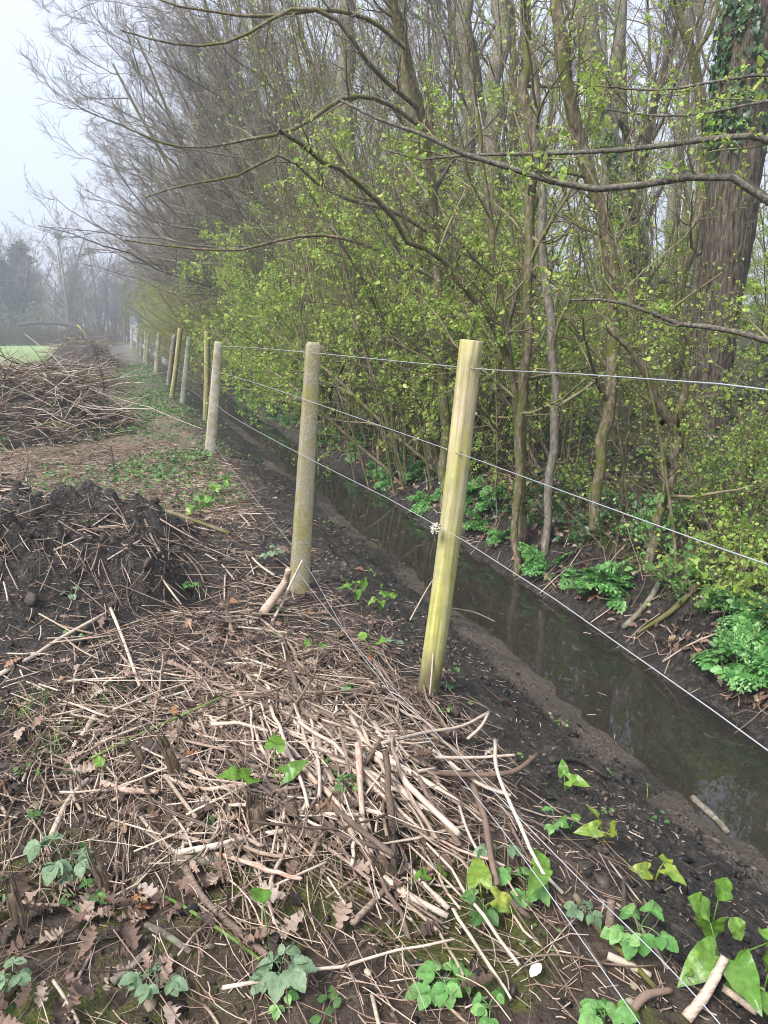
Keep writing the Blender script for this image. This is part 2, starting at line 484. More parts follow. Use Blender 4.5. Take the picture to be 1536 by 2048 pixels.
M_BRAM = leafmat("greyish_leaf", [(0, (0.12, 0.20, 0.10)), (0.6, (0.19, 0.28, 0.16)), (1, (0.27, 0.36, 0.22))], 0.3, 0.55, 0.3)
M_BRAMG = leafmat("fresh_leaf", [(0, (0.10, 0.26, 0.06)), (0.6, (0.17, 0.36, 0.10)), (1, (0.26, 0.44, 0.15))], 0.35, 0.5, 0.3)
M_WEED = leafmat("weed_leaf", [(0, (0.05, 0.12, 0.03)), (0.6, (0.11, 0.22, 0.06)), (1, (0.22, 0.32, 0.10))], 0.3, 0.5, 0.3)
M_GRASS = leafmat("grass_blade", [(0, (0.12, 0.20, 0.04)), (0.6, (0.19, 0.30, 0.07)), (1, (0.28, 0.36, 0.11))], 0.35, 0.5, 0.3)
M_STICK = simplemat("dead_stem", [(0.15, (0.036, 0.026, 0.021)), (0.34, (0.13, 0.09, 0.070)), (0.48, (0.27, 0.195, 0.145)), (0.62, (0.50, 0.41, 0.33)), (0.72, (0.40, 0.315, 0.245)), (0.80, (0.33, 0.165, 0.11)), (0.92, (0.19, 0.15, 0.13))], 0.7, (22, 170, 170), 0.5, 0.35, True, 0.5)
M_STICKB = simplemat("brown_dead_stem", [(0.15, (0.028, 0.019, 0.014)), (0.36, (0.10, 0.066, 0.047)), (0.52, (0.22, 0.155, 0.11)), (0.66, (0.36, 0.285, 0.215)), (0.74, (0.50, 0.43, 0.35)), (0.80, (0.24, 0.12, 0.075)), (0.92, (0.13, 0.10, 0.08))], 0.7, (22, 170, 170), 0.5, 0.35, True, 0.45)
M_STUMP = simplemat("torn_stump", [(0.30, (0.03, 0.022, 0.016)), (0.5, (0.13, 0.095, 0.066)), (0.7, (0.30, 0.235, 0.17))], 0.9, (160, 160, 12), 1.0, 0.15, False, moss=(MOSS, 30, 0.62))
M_STRAW = simplemat("straw_bits", [(0.12, (0.03, 0.022, 0.016)), (0.35, (0.13, 0.082, 0.055)), (0.6, (0.26, 0.18, 0.135)), (0.8, (0.43, 0.345, 0.275)), (0.95, (0.29, 0.135, 0.085))], 0.75, (60, 60, 60), 0, 0.3, True, 0.3)
M_DLEAF = leafmat("dead_oak_leaf", [(0, (0.045, 0.026, 0.020)), (0.3, (0.10, 0.058, 0.040)), (0.5, (0.18, 0.105, 0.075)), (0.68, (0.30, 0.19, 0.145)), (0.82, (0.38, 0.28, 0.21)), (0.90, (0.46, 0.37, 0.31)), (0.95, (0.30, 0.11, 0.04)), (1, (0.34, 0.27, 0.17))], 0.15, 0.45, 0.45)
M_BRUSH = simplemat("brush_stick", [(0.15, (0.026, 0.020, 0.015)), (0.38, (0.12, 0.080, 0.058)), (0.55, (0.22, 0.15, 0.115)), (0.68, (0.33, 0.27, 0.215)), (0.82, (0.50, 0.43, 0.35))], 0.8, (40, 40, 40), 0, 0.2, True, 0.3)
M_CRUMB = simplemat("earth_crumb", [(0.2, (0.008, 0.007, 0.006)), (0.5, (0.022, 0.018, 0.016)), (0.75, (0.055, 0.044, 0.035)), (0.92, (0.16, 0.13, 0.10))], 0.5, (40, 40, 40), 0, 0.25, True, 0.25)
M_CLOD = simplemat("earth_clod", [(0.3, (0.009, 0.008, 0.007)), (0.5, (0.028, 0.023, 0.020)), (0.68, (0.075, 0.06, 0.048))], 0.6, (90, 90, 90), 0.8, 0.25, True, 0.6)
M_DARK = simplemat("black_stick", [(0.3, (0.012, 0.010, 0.008)), (0.7, (0.05, 0.04, 0.03))], 0.7, (30, 30, 30), 0.3, 0.3, False)
M_WOOL = simplemat("raw_wool", [(0.3, (0.45, 0.40, 0.30)), (0.7, (0.75, 0.70, 0.58))], 0.95, (90, 90, 90), 0.6, 0.1, False)
M_STONE = simplemat("pebble", [(0.2, (0.20, 0.16, 0.11)), (0.5, (0.36, 0.30, 0.22)), (0.8, (0.55, 0.48, 0.38))], 0.7, (20, 20, 20), 0.3, 0.3, True, 0.4)
M_FAR = simplemat("misty_twig", [(0.2, (0.07, 0.058, 0.048)), (0.5, (0.15, 0.125, 0.105)), (0.8, (0.22, 0.195, 0.15))], 0.9, (3, 3, 3), 0, 0.1, True)
M_HEDGE = simplemat("dark_hedge_twig", [(0.2, (0.035, 0.024, 0.015)), (0.5, (0.085, 0.060, 0.038)), (0.8, (0.15, 0.115, 0.07))], 0.9, (3, 3, 3), 0, 0.1, True)
M_PINE = leafmat("pine_needles", [(0, (0.012, 0.03, 0.016)), (1, (0.035, 0.06, 0.03))], 0.1)
M_WILLOW = leafmat("willow_leaf", [(0, (0.14, 0.16, 0.04)), (1, (0.28, 0.28, 0.08))], 0.4)
M_YELL = simplemat("yellow_paint", [(0.3, (0.5, 0.36, 0.04)), (0.7, (0.62, 0.48, 0.08))], 0.6, (8, 8, 8), 0, 0.3, False)

# ================================================================ the setting: terrain
def axis(segs):
    o = []
    for a, b, s in segs: o.append(np.arange(a, b - 1e-6, s))
    o.append([segs[-1][1]]); return np.concatenate(o)

gx = axis([(-70, -20, 5), (-20, -6, 1.0), (-6, -2.2, 0.15), (-2.2, 3.7, 0.024), (3.7, 6, 0.08), (6, 14, 0.4), (14, 60, 3)])
gy = axis([(-5, 0, 0.5), (0, 0.9, 0.1), (0.9, 7.2, 0.024), (7.2, 14, 0.07), (14, 30, 0.3), (30, 60, 1.0), (60, 130, 5)])
GX, GY = np.meshgrid(gx, gy, indexing='ij')
GZ = H(GX, GY)
nx, ny = GX.shape
V = np.stack([GX, GY, GZ], -1).reshape(-1, 3)
ii = (np.arange(nx - 1) * ny)[:, None] + np.arange(ny - 1)[None]
FQ = np.stack([ii, ii + ny, ii + ny + 1, ii + 1], -1).reshape(-1, 4)
cx = V[FQ].mean(1)
isheap = heap(cx[:, 0], cx[:, 1]) > 0.03
nedge = 0.9 * (fbm(cx[:, 1], cx[:, 0], 3.0, 77) - 0.5)
isfield = (cx[:, 0] < -1.6 - 0.01 * cx[:, 1] + nedge) & (cx[:, 1] > 8.0 + 1.5 * nedge)


def sub(mask):
    f = FQ[mask]; u, inv = np.unique(f.ravel(), return_inverse=True)
    return V[u], inv.reshape(-1, 4)


def attrs(o, v):
    x, y, z = v[:, 0], v[:, 1], v[:, 2]
    me = o.data
    n = fbm(x, y, 0.7, 91)
    A = {}
    A['sand'] = (0.35 + 0.5 * sstep(0.4, 0.6, fbm(x, y, 0.5, 96))) * sstep(1.72, 1.98, x + 0.3 * (n - 0.5)) * (1 - sstep(2.16, 2.30, x))
    A['bed'] = sstep(-0.502, -0.55, z) * (x > 1.8) * (x < 3.4)
    A['brown'] = np.clip(0.62 * (1 - sstep(2.0, 2.8, y)) + 0.70 * sstep(6.0, 7.5, y) + 0.25, 0, 1) * (1 - sstep(0.95, 1.3, x)) - 0.35 * (heap(x, y) > 0.05)
    A['straw'] = 0.75 * sstep(5.4, 6.4, y) * (1 - sstep(14, 22, y)) * (1 - sstep(0.75, 1.1, x)) * (heap(x, y) < 0.03)
    A['moss'] = 0.66 * (1 - sstep(1.9, 2.5, y)) * (1 - sstep(0.9, 1.2, x)) * sstep(0.3, 0.6, fbm(x, y, 0.35, 55)) + 0.5 * sstep(3.1, 3.5, x) * fbm(x, y, 0.8, 56)
    A['wood'] = sstep(2.95, 3.5, x + 0.3 * (n - 0.5))
    A['field'] = sstep(0.25, -0.9, x + 1.3 + 0.01 * y + 1.2 * (n - 0.5)) * sstep(8.0, 11.0, y) + 0.42 * sstep(9, 13, y) * np.exp(-((x - 0.45) / 0.6) ** 2)
    A['chips'] = 0.35 + 0.65 * sstep(0.45, 0.6, n)
    for k, a in A.items():
        at = me.attributes.new(k, 'FLOAT', 'POINT')
        at.data.foreach_set("value", np.ascontiguousarray(a, np.float32))


v, f = sub(~isheap & ~isfield); o = mesh("ground", v, f, M_GROUND); attrs(o, v); tag(o, kind='structure')
v, f = sub(isfield); o = mesh("field", v, f, M_GROUND); attrs(o, v); tag(o, kind='structure')
v, f = sub(isheap & ~isfield); o = mesh("mud_heap", v, f, M_GROUND); attrs(o, v)
tag(o, "low mound of wet black mud stuck with broken stems, left of the concrete post", "mud heap")
wx = np.linspace(1.6, 3.6, 9); wy = np.linspace(-4, 110, 60)
WX, WY = np.meshgrid(wx, wy, indexing='ij')
ii = (np.arange(8) * 60)[:, None] + np.arange(59)[None]
o = mesh("water", np.stack([WX, WY, WX * 0 - 0.5], -1).reshape(-1, 3), np.stack([ii, ii + 60, ii + 61, ii + 1], -1).reshape(-1, 4), M_WATER)
tag(o, kind='structure')

# ================================================================ fence
def rings(prof, sides, squash=None, rng=None, square=False):
    """prof list of (z, rx, ry) -> verts, faces, closed top"""
    V = []
    if square:
        c = np.array([(-1, -1), (1, -1), (1, 1), (-1, 1)], float); b = 0.14
        pts = []
        for k in range(4):
            p = c[k]; q = c[(k + 1) % 4]; d = q - p
            pts += [p + d * b / 2, p + d * 0.5, q - d * b / 2]
        pts = np.array(pts)
    else:
        th = np.arange(sides) * 2 * pi / sides
        pts = np.stack([np.cos(th), np.sin(th)], -1)
    n = len(pts)
    for z, rx, ry in prof:
        V.append(np.column_stack([pts[:, 0] * rx, pts[:, 1] * ry, np.full(n, z)]))
    V = np.concatenate(V); K = len(prof)
    b = (np.arange(K - 1) * n)[:, None]; s = np.arange(n)[None]; s2 = (s + 1) % n
    F = [np.stack([b + s, b + s2, b + s2 + n, b + s + n], -1).reshape(-1, 4), ((K - 1) * n + np.arange(n))[None]]
    return V, F


POSTS = []
def post(base, top, kind, wd, label, cat="fence post", zoff=0.0, mat=None):
    b = gp(*base)
    t = atY(top[0], top[1], b[1])
    L = np.linalg.norm(t - b); d = (t - b) / L
    rg = np.random.default_rng(int(base[0]))
    nz = 26
    zs = np.linspace(-0.30, L, nz)
    r = wd / 2
    if kind == 'round':
        prof = [(z, r * (1.03 - 0.03 * z / L), r * (1.03 - 0.03 * z / L)) for z in zs]
        prof[-1] = (L - 0.004, prof[-1][1], prof[-1][2]); prof.append((L, prof[-1][1] * 0.95, prof[-1][2] * 0.95))
        V, F = rings(prof, 48)
        th = np.arctan2(V[:, 1], V[:, 0])
        rr = 1 + 0.010 * np.sin(3 * th + 1 + V[:, 2]) + 0.012 * (fbm(np.cos(th) * 2, np.sin(th) * 2 + V[:, 2] * 2, 0.5, 3) - 0.5)
        V[:, 0] *= rr; V[:, 1] *= rr
        V[:, 0] += 0.008 * np.sin(V[:, 2] * 2.6)
        m = mat or M_POST; name = "wooden_post"
    elif kind == 'split':
        prof = [(z, r * 0.95, r * 0.7) for z in zs]; prof[-1] = (L, r * 0.5, r * 0.2)
        V, F = rings(prof, 12)
        n = 0.35 * (fbm(np.arctan2(V[:, 1], V[:, 0]) * 2, V[:, 2], 0.6, 9) - 0.5)
        V[:, :2] *= (1 + n)[:, None]; m = M_BARKG; name = "wooden_post"
    else:
        tw = 0.80
        prof = [(z, r * (1.18 - (1.18 - tw) * max(z, 0) / L), r * (1.1 - (1.1 - tw) * max(z, 0) / L)) for z in zs]
        prof[-1] = (L - 0.03, r * tw, r * tw); prof[-1] = (L - 0.018, r * tw, r * tw); prof.append((L, r * tw * 0.74, r * tw * 0.78))
        V, F = rings(prof, 12, square=True)
        n = 0.07 * (fbm(V[:, 0] * 30 + V[:, 1] * 17, V[:, 2] * 5, 0.5, 13) - 0.5)
        V[:, :2] *= (1 + n)[:, None]
        m = mat or M_CONC; name = "concrete_post"
    o = mesh(name, V, F, m, smooth=(kind != 'conc'))
    z = d; x = np.array([1, 0, 0]) - z * z[0]; x /= np.linalg.norm(x); y = np.cross(z, x)
    import mathutils
    o.matrix_world = mathutils.Matrix(((x[0], y[0], z[0], b[0]), (x[1], y[1], z[1], b[1]), (x[2], y[2], z[2], b[2]), (0, 0, 0, 1)))
    tag(o, label, cat, "posts of the wire fence")
    POSTS.append((b, d, r, L)); return o


post((855, 1392), (945, 681), 'round', 0.088, "round yellow-green timber post leaning over the stems, a wool tuft caught on it")
post((598, 1180), (627, 684), 'conc', 0.088, "mottled brown lichened concrete post, standing beside the black mud heap")
post((420, 912), (437, 683), 'conc', 0.105, "pale smooth concrete post with a rounded top, in front of a yellow timber post", mat=M_CONC2)
post((411, 842), (415, 662), 'round', 0.095, "upright yellow timber post just behind the pale concrete one", mat=M_POST2)
post((365, 806), (378, 673), 'conc', 0.095, "grey concrete post half mossy, between the two yellowish timber posts", mat=M_CONC3)
post((343, 797), (361, 657), 'round', 0.100, "strongly leaning slim olive timber post taller than its neighbours", mat=M_POST2)
post((336, 775), (349, 669), 'split', 0.13, "dark weathered split timber post with a jagged top")
post((312, 746), (318, 665), 'conc', 0.13, "tapering buff concrete post beyond the dark split post", mat=M_CONC2)
post((293, 733), (297, 665), 'conc', 0.11, "thin grey concrete post beside the third brush heap", mat=M_CONC3)
post((289, 724), (291, 663), 'conc', 0.10, "thin white-edged post close behind the grey one far down the fence", mat=M_CONC2)
post((281, 712), (284, 660), 'conc', 0.12, "small grey post far along the ditch, second from the fence's end", mat=M_CONC3)
post((274, 703), (276, 659), 'conc', 0.13, "tiny dull post far along the ditch, third from the fence's end", mat=M_CONC)
post((263, 697), (264, 658), 'conc', 0.15, "tiny pale post at the misty far end of the fence", mat=M_CONC2)


def on_post(i, px, py, r=0.0018):
    b, d, pr, L = POSTS[i]
    p = atY(px, py, b[1]); q = p - E0
    return p - unit(q) * (pr * 1.12 + r)


def wire(name, pts, r, label, wav=0.0):
    P = poly(np.array(pts), 90)[None]
    if wav: P[0, 3:-3, 2] += wav * (fbm(P[0, 3:-3, 1], P[0, 3:-3, 1] * 0, 0.5, 6, 2) - 0.5)
    V, F = tubes(P, np.full(P.shape[:2], r), 6)
    return tag(mesh(name, V, F, M_STEEL), label, "fence wire", "wires of the fence")


def far(pts): return [on_post(i, x, y) for i, x, y in pts]
FX = POSTS[0][0][0]
wire("fence_wire", [atX(2300, 872, FX + 0.0), atX(1536, 778, FX - 0.02)] + far([(0, 949, 737), (1, 620, 705), (2, 437, 693), (3, 412, 694), (4, 378, 676), (5, 359, 676), (6, 345, 676), (7, 317, 671), (8, 296, 670), (10, 284, 665), (12, 264, 661)]), 0.0017, "top taut strand of steel wire, running across the upper ends of the posts")
wire("fence_wire", [atX(2300, 1395, FX), atX(1536, 1130, FX - 0.02)] + far([(0, 922, 908), (1, 604, 797), (2, 431, 743), (3, 411, 734), (4, 372, 710), (5, 352, 706), (6, 342, 703), (7, 315, 690), (8, 295, 684), (12, 264, 668)]), 0.0015, "second strand of steel wire from the top, crossing the middle of the timber post")
wire("fence_wire", [atX(2200, 1985, FX), atX(1536, 1500, FX - 0.02)] + far([(0, 880, 1053), (1, 594, 905), (2, 426, 801), (3, 410, 770), (4, 369, 750), (5, 350, 735), (7, 314, 715), (12, 264, 678)]), 0.0015, "third strand of steel wire, passing the wool tuft above the water")
LX = 0.84
lw = [atX(1420, 2250, LX - 0.04), atX(1280, 2048, LX - 0.03), atX(1050, 1720, LX - 0.02), atX(835, 1450, LX - 0.01), atX(722, 1310, LX), on_post(1, 612, 1130), atY(520, 1010, 5.6), on_post(2, 425, 880), on_post(3, 410, 803), on_post(4, 368, 772)]
wire("fence_wire", lw, 0.0013, "slack low wire lying over the stems, the one nearer the mud heap")
lw = [atX(1600, 2250, LX + 0.1), atX(1440, 2048, LX + 0.09), atX(1160, 1760, LX + 0.06), atX(945, 1540, LX + 0.02), atX(785, 1375, LX), atX(690, 1265, LX), on_post(1, 590, 1120) + np.array([0, 0, -0.05])]
wire("fence_wire", lw, 0.0013, "slack low wire lying over the stems, the one nearer the ditch")

# staples pinning the three strands to the nearest post
for (px, py) in [(949, 737), (922, 908), (880, 1053)]:
    q = on_post(0, px, py); d = POSTS[0][1]; s_ = unit(E0 - q)
    P = poly([q - s_ * .012 + d * .007, q + s_ * .003 + d * .006, q + s_ * .004, q + s_ * .003 - d * .006, q - s_ * .012 - d * .007], 12)[None]
    V, F = tubes(P, np.full((1, 12), 0.0013), 5)
    po = bpy.data.objects["wooden_post"]; o = mesh("staple", V, F, M_DARK); o.parent = po; o.matrix_parent_inverse = po.matrix_world.inverted()

# wool tuft with its twist of wire on the third strand
p = on_post(0, 871, 1056)
rg = np.random.default_rng(3)
wv, wf = [], []
n = 60
d = unit(rg.normal(size=(n, 3)) * [1, 1, 1.2] + [0, 0, -0.35])
P = p[None, None] + d[:, None] * np.linspace(0, 1, 5)[None, :, None] * rg.uniform(0.010, 0.024, n)[:, None, None] + rg.normal(size=(n, 5, 3)) * 0.0025
V, F = tubes(P, np.full((n, 5), 0.0022), 4)
o = mesh("wool_tuft", V, F, M_WOOL); tag(o, "tuft of raw sheep wool caught on the wire at the timber post", "wool")
P = poly([p, p + np.array([-0.006, -.004, -0.05]), p + np.array([-0.022, -.004, -0.11]), p + np.array([-0.02, -.004, -0.16])], 12)[None]
V, F = tubes(P, np.full((1, 12), 0.0007), 4); mesh("loose_strand", V, F, M_BARKG, parent=o)
P = poly([p + np.array([-.004, -.004, .004]), p + np.array([.004, -.010, .006]), p + np.array([.012, -.006, -.004]), p + np.array([.016, -.012, .008])], 10)[None]
V, F = tubes(P, np.full((1, 10), 0.0014), 5); mesh("wire_twist", V, F, M_DARK, parent=o)

# ================================================================ trees
def walk(rg, S, D, L, K, wig, trop):
    N = len(S); P = np.empty((N, K, 3)); P[:, 0] = S; d = unit(D)
    st = (L / (K - 1))[:, None]; tr = np.asarray(trop, float)
    for k in range(1, K):
        d = unit(d + wig * rg.normal(size=(N, 3)) + tr)
        P[:, k] = P[:, k - 1] + d * st
    return P


def taper(R, K, end): return R[:, None] * np.linspace(1, end, K)[None]


def sprout(rg, P, R, n, t0=0.25, t1=0.97, ang=50, angv=15, lr=0.5, lmin=0.0, rr=0.6, rmin=0.003, bias=(0, 0, 0), fall=0.6):
    N, K, _ = P.shape
    L = np.linalg.norm(np.diff(P, axis=1), axis=2).sum(1)
    idx = np.repeat(np.arange(N), n); M = len(idx)
    t = t0 + (t1 - t0) * ((np.tile(np.arange(n), N) + rg.uniform(0, 1, M)) / n)
    u = t * (K - 1); i = np.minimum(u.astype(int), K - 2); fr = (u - i)[:, None]
    S = P[idx, i] * (1 - fr) + P[idx, i + 1] * fr
    T = unit(P[idx, i + 1] - P[idx, i])
    r0 = R[idx, i] * (1 - fr[:, 0]) + R[idx, i + 1] * fr[:, 0]
    a = unit(np.cross(T, rg.normal(size=(M, 3)))); an = np.radians(ang + angv * rg.normal(size=M))[:, None]
    D = unit(np.cos(an) * T + np.sin(an) * a + np.asarray(bias, float))
    Ln = np.maximum(L[idx] * lr * (1 - fall * t) * rg.uniform(0.6, 1.25, M), lmin)
    Rn = np.maximum(np.minimum(r0 * rr, 0.02 * Ln + 0.002), rmin)
    return S, D, Ln, Rn


def grow(rg, stems, rads, specs):
    """stems (N,K,3), rads (N,K); specs per level -> list of (P,R)"""
    lv = [(stems, rads)]; P, R = stems, rads
    for s in specs:
        S, D, Ln, Rn = sprout(rg, P, R, **s['s'])
        P = walk(rg, S, D, Ln, s['K'], s['wig'], s['trop']); R = taper(Rn, s['K'], s.get('end', 0.35))
        lv.append((P, R))
    return lv


# leaf shapes ------------------------------------------------------
def blade(ys, ws, L=1.0, cup=0.25, droop=0.25, ey=None):
    ys = np.asarray(ys, float); ws = np.asarray(ws, float); n = len(ys)
    ey = ys if ey is None else np.asarray(ey, float)
    mid = np.column_stack([ys * 0, ys, -droop * ys**2])
    le = np.column_stack([-ws, ey, -droop * ey**2 + cup * ws]); ri = np.column_stack([ws, ey, -droop * ey**2 + cup * ws])
    V = np.concatenate([mid, le, ri]) * L
    i = np.arange(n - 1)
    F = np.concatenate([np.stack([i, i + 1, n + i + 1, n + i], -1), np.stack([i + 1, i, 2 * n + i, 2 * n + i + 1], -1)])
    return V, F


def fineblade(ys, ws, L=1.0, cup=0.25, droop=0.25, ey=None, rows=20, veins=7, puck=0.05):
    ys = np.asarray(ys, float); ey = ys if ey is None else np.asarray(ey, float)
    q = np.linspace(0, len(ys) - 1, rows); ix = np.arange(len(ys))
    y = np.interp(q, ix, ys); w = np.interp(q, ix, ws); e = np.interp(q, ix, ey)
    u = np.linspace(-1, 1, 7); Y, U = np.meshgrid(y, u, indexing='ij'); W = w[:, None] * np.ones(7); E = e[:, None] * np.ones(7)
    x = U * W; yy = Y + (E - Y) * np.abs(U)
    z = -droop * yy**2 + cup * np.abs(x) + puck * np.sin(2 * pi * veins * (Y - 0.30 * np.abs(U))) * np.abs(U) * (1.15 - np.abs(U)) * 2.2 * W
    V = np.stack([x, yy, z], -1).reshape(-1, 3) * L
    i = (np.arange(rows - 1) * 7)[:, None] + np.arange(6)[None]
    return V, np.stack([i, i + 1, i + 8, i + 7], -1).reshape(-1, 4)


LEAF5 = blade([0, .35, .75, 1.0], [0.06, .36, .28, 0.02], 1, 0.35, 0.2)
LEAFB = blade([0, .5, 1.0], [0.05, .32, 0.02], 1, 0.5, 0.2)
OVAL = fineblade([0, .12, .3, .5, .7, .87, 1], [0.02, .22, .33, .36, .30, .17, 0.01], 1, 0.25, 0.25)
BRAMT = fineblade([0, .1, .2, .28, .42, .50, .63, .70, .84, .89, 1], [.02, .22, .27, .36, .35, .40, .33, .34, .19, .17, .01], 1, 0.30, 0.35, rows=21, veins=6, puck=0.10)
ARUMT = fineblade([0, 0.0, .04, .15, .3, .5, .7, .87, 1], [.02, .20, .34, .36, .34, .29, .20, .10, .01], 1, 0.22, 0.35,
              [0, -.24, -.20, .0, .2, .46, .68, .86, 1])
_q = np.linspace(0, 1, 25)
OAKT = blade(_q, np.maximum(.012, (0.05 + 0.34 * np.sin(pi * np.clip(_q * 1.02, 0, 1)) ** 0.8 * (0.45 + 0.55 * _q)) * (0.72 + 0.30 * np.cos(2 * pi * 4.6 * (_q - 0.08)))), 1, 0.15, 0.2)
PINNA = blade([0, .15, .30, .40, .58, .66, .85, 1], [.04, .26, .42, .26, .38, .22, .22, .02], 1, 0.2, 0.2)
IVYT = blade([0, 0, .12, .3, .45, .6, .8, 1], [.02, .22, .42, .50, .34, .30, .16, .01], 1, 0.1, 0.2, [0, -.12, -.05, .16, .42, .55, .8, 1])


def leaves_on(rg, P, per, cl, size, t0=0.25, sv=0.35, tmpl=LEAF5, flat=0.6):
    """clusters of small leaves along twigs"""
    N, K, _ = P.shape
    idx = np.repeat(np.arange(N), per); t = rg.uniform(t0, 1, len(idx)); t[::per] = 1.0
    u = t * (K - 1); i = np.minimum(u.astype(int), K - 2); fr = (u - i)[:, None]
    S = P[idx, i] * (1 - fr) + P[idx, i + 1] * fr; T = unit(P[idx, i + 1] - P[idx, i])
    S = np.repeat(S, cl, 0); T = np.repeat(T, cl, 0); M = len(S)
    S = S + rg.normal(size=(M, 3)) * size * 0.45
    d = unit(0.5 * T + rg.normal(size=(M, 3)) * 0.8 + [0, 0, -0.15])
    nrm = unit(np.array([0, 0, flat * 2]) + rg.normal(size=(M, 3)))
    B = basis(d, nrm) * (size * np.exp(sv * rg.normal(size=M)))[:, None, None]
    return inst(tmpl[0], tmpl[1], S, B)


def tube_levels(lv, sides, i0, i1, thin=None):
    parts = []
    for i in range(i0, i1):
        P, R = lv[i]
        parts.append(tubes(P, R, sides[i]))
    return merge(parts)


def make_tree(name, lv, sides, ntr, mtrunk, mtwig, leaf=None, loc=(0, 0, 0)):
    """levels 0..ntr-1 are the trunk mesh, the rest branches; leaf = (V,F,mat)"""
    r = root(name, loc)
    V, F = tube_levels(lv, sides, 0, ntr); mesh("trunk", V, F, mtrunk, parent=r)
    if len(lv) > ntr:
        V, F = tube_levels(lv, sides, ntr, len(lv)); mesh("branches", V, F, mtwig, parent=r)
    if leaf: mesh("leaves", leaf[0], leaf[1], leaf[2], parent=r)
    return r


# ---- prototypes of the leafing hedge shrubs (many stems from one stool, leaning out over the ditch)
def shrub(seed, h, nst, leaf_per, leaf_cl, lsize, spread=0.5, lean=-0.25, lmat=None, dens=1.0, twig=M_TWIG):
    rg = np.random.default_rng(seed)
    S = rg.normal(size=(nst, 3)) * [0.16, 0.16, 0]; S[:, 2] = -0.15
    D = np.column_stack([lean + spread * rg.normal(size=nst), spread * rg.normal(size=nst), np.ones(nst)])
    L = h * rg.uniform(0.65, 1.1, nst)
    P = walk(rg, S, D, L, 10, 0.10, (-0.012, 0, 0.02)); R = taper(rg.uniform(0.012, 0.032, nst), 10, 0.25)
    lv = grow(rg, P, R, [
        dict(s=dict(n=int(9 * dens), t0=0.12, ang=52, lr=0.42, rr=0.55, rmin=0.004), K=6, wig=0.16, trop=(-0.02, 0, 0.03)),
        dict(s=dict(n=7, t0=0.15, ang=50, lr=0.5, rr=0.6, rmin=0.0022, lmin=0.1), K=5, wig=0.2, trop=(0, 0, 0.02)),
        dict(s=dict(n=3, t0=0.2, ang=48, lr=0.5, rr=0.6, rmin=0.0016, lmin=0.06), K=3, wig=0.2, trop=(0, 0, 0.0))])
    nw = 0 if h < 2 else 9          # thin upright whips rising through the shrub
    wl = None
    if nw:
        S = rg.normal(size=(nw, 3)) * [0.40, 0.40, 0]; S[:, 2] = -0.1
        P = walk(rg, S, np.column_stack([-0.10 + 0.16 * rg.normal(size=nw), 0.14 * rg.normal(size=nw), np.ones(nw)]), h * rg.uniform(1.0, 1.9, nw), 12, 0.05, (-0.006, 0, 0.02))
        wl = grow(rg, P, taper(rg.uniform(0.007, 0.014, nw), 12, 0.3), [
            dict(s=dict(n=14, t0=0.2, ang=42, lr=0.16, rr=0.5, rmin=0.0028, lmin=0.2), K=5, wig=0.13, trop=(-0.01, 0, 0.05)),
            dict(s=dict(n=4, t0=0.2, ang=42, lr=0.5, rr=0.6, rmin=0.002, lmin=0.08), K=3, wig=0.15, trop=(0, 0, 0.03))])
        lv = [lv[0], lv[1], lv[2], lv[3]]
    lf = None
    if leaf_per:
        a = leaves_on(rg, lv[3][0], leaf_per, leaf_cl, lsize)
        b = leaves_on(rg, lv[2][0], leaf_per, leaf_cl, lsize)
        ps = [a, b]
        if wl: ps.append(leaves_on(rg, wl[2][0], 1, max(1, leaf_cl - 3), lsize * .85)); ps.append(leaves_on(rg, wl[1][0], 1, max(2, leaf_cl - 1), lsize * .9))
        V, F = merge(ps); lf = (V, F, lmat or M_LEAF)
    r = root("hedge_shrub")
    V, F = merge([tubes(*lv[0], 6)] + ([tubes(*wl[0], 5)] if wl else [])); mesh("stems", V, F, M_BARK, parent=r)
    V, F = merge([tubes(*lv[1], 5), tubes(*lv[2], 3), tubes(*lv[3], 3)] + ([tubes(*wl[1], 3), tubes(*wl[2], 3)] if wl else [])); mesh("branches", V, F, twig, parent=r)
    if lf: mesh("leaves", lf[0], lf[1], lf[2], parent=r)
    return r


# ---- bare trees whose limbs sweep out to the left over the ditch
def sweeper(seed, h, nst, out=-0.55, twn=1.0):
    rg = np.random.default_rng(seed)
    S = rg.normal(size=(nst, 3)) * [0.25, 0.25, 0]; S[:, 2] = -0.2
    D = np.column_stack([-0.14 + 0.14 * rg.normal(size=nst), 0.16 * rg.normal(size=nst), np.ones(nst)])
    L = h * rg.uniform(0.75, 1.05, nst)
    P = walk(rg, S, D, L, 14, 0.06, (-0.008, 0, 0.012)); R = taper(rg.uniform(0.06, 0.11, nst), 14, 0.2)
    lv = grow(rg, P, R, [
        dict(s=dict(n=11, t0=0.2, ang=58, angv=12, lr=0.56, rr=0.5, rmin=0.012, bias=(out, -0.05, 0.12), fall=0.55), K=10, wig=0.12, trop=(-0.02, 0, 0.045), end=0.1),
        dict(s=dict(n=int(9 * twn), t0=0.12, ang=42, lr=0.42, rr=0.55, rmin=0.006, lmin=0.4, bias=(-0.12, 0, 0.1)), K=7, wig=0.13, trop=(-0.02, 0, 0.06)),
        dict(s=dict(n=9, t0=0.10, ang=44, lr=0.45, rr=0.6, rmin=0.0036, lmin=0.25, bias=(0, 0, 0.12)), K=5, wig=0.15, trop=(0, 0, 0.06)),
        dict(s=dict(n=3, t0=0.2, ang=40, lr=0.5, rr=0.7, rmin=0.003, lmin=0.14), K=3, wig=0.12, trop=(0, 0, 0.05))])
    return make_tree("arching_tree", lv, [8, 6, 4, 3, 3], 1, M_BARK, M_TWIGP)


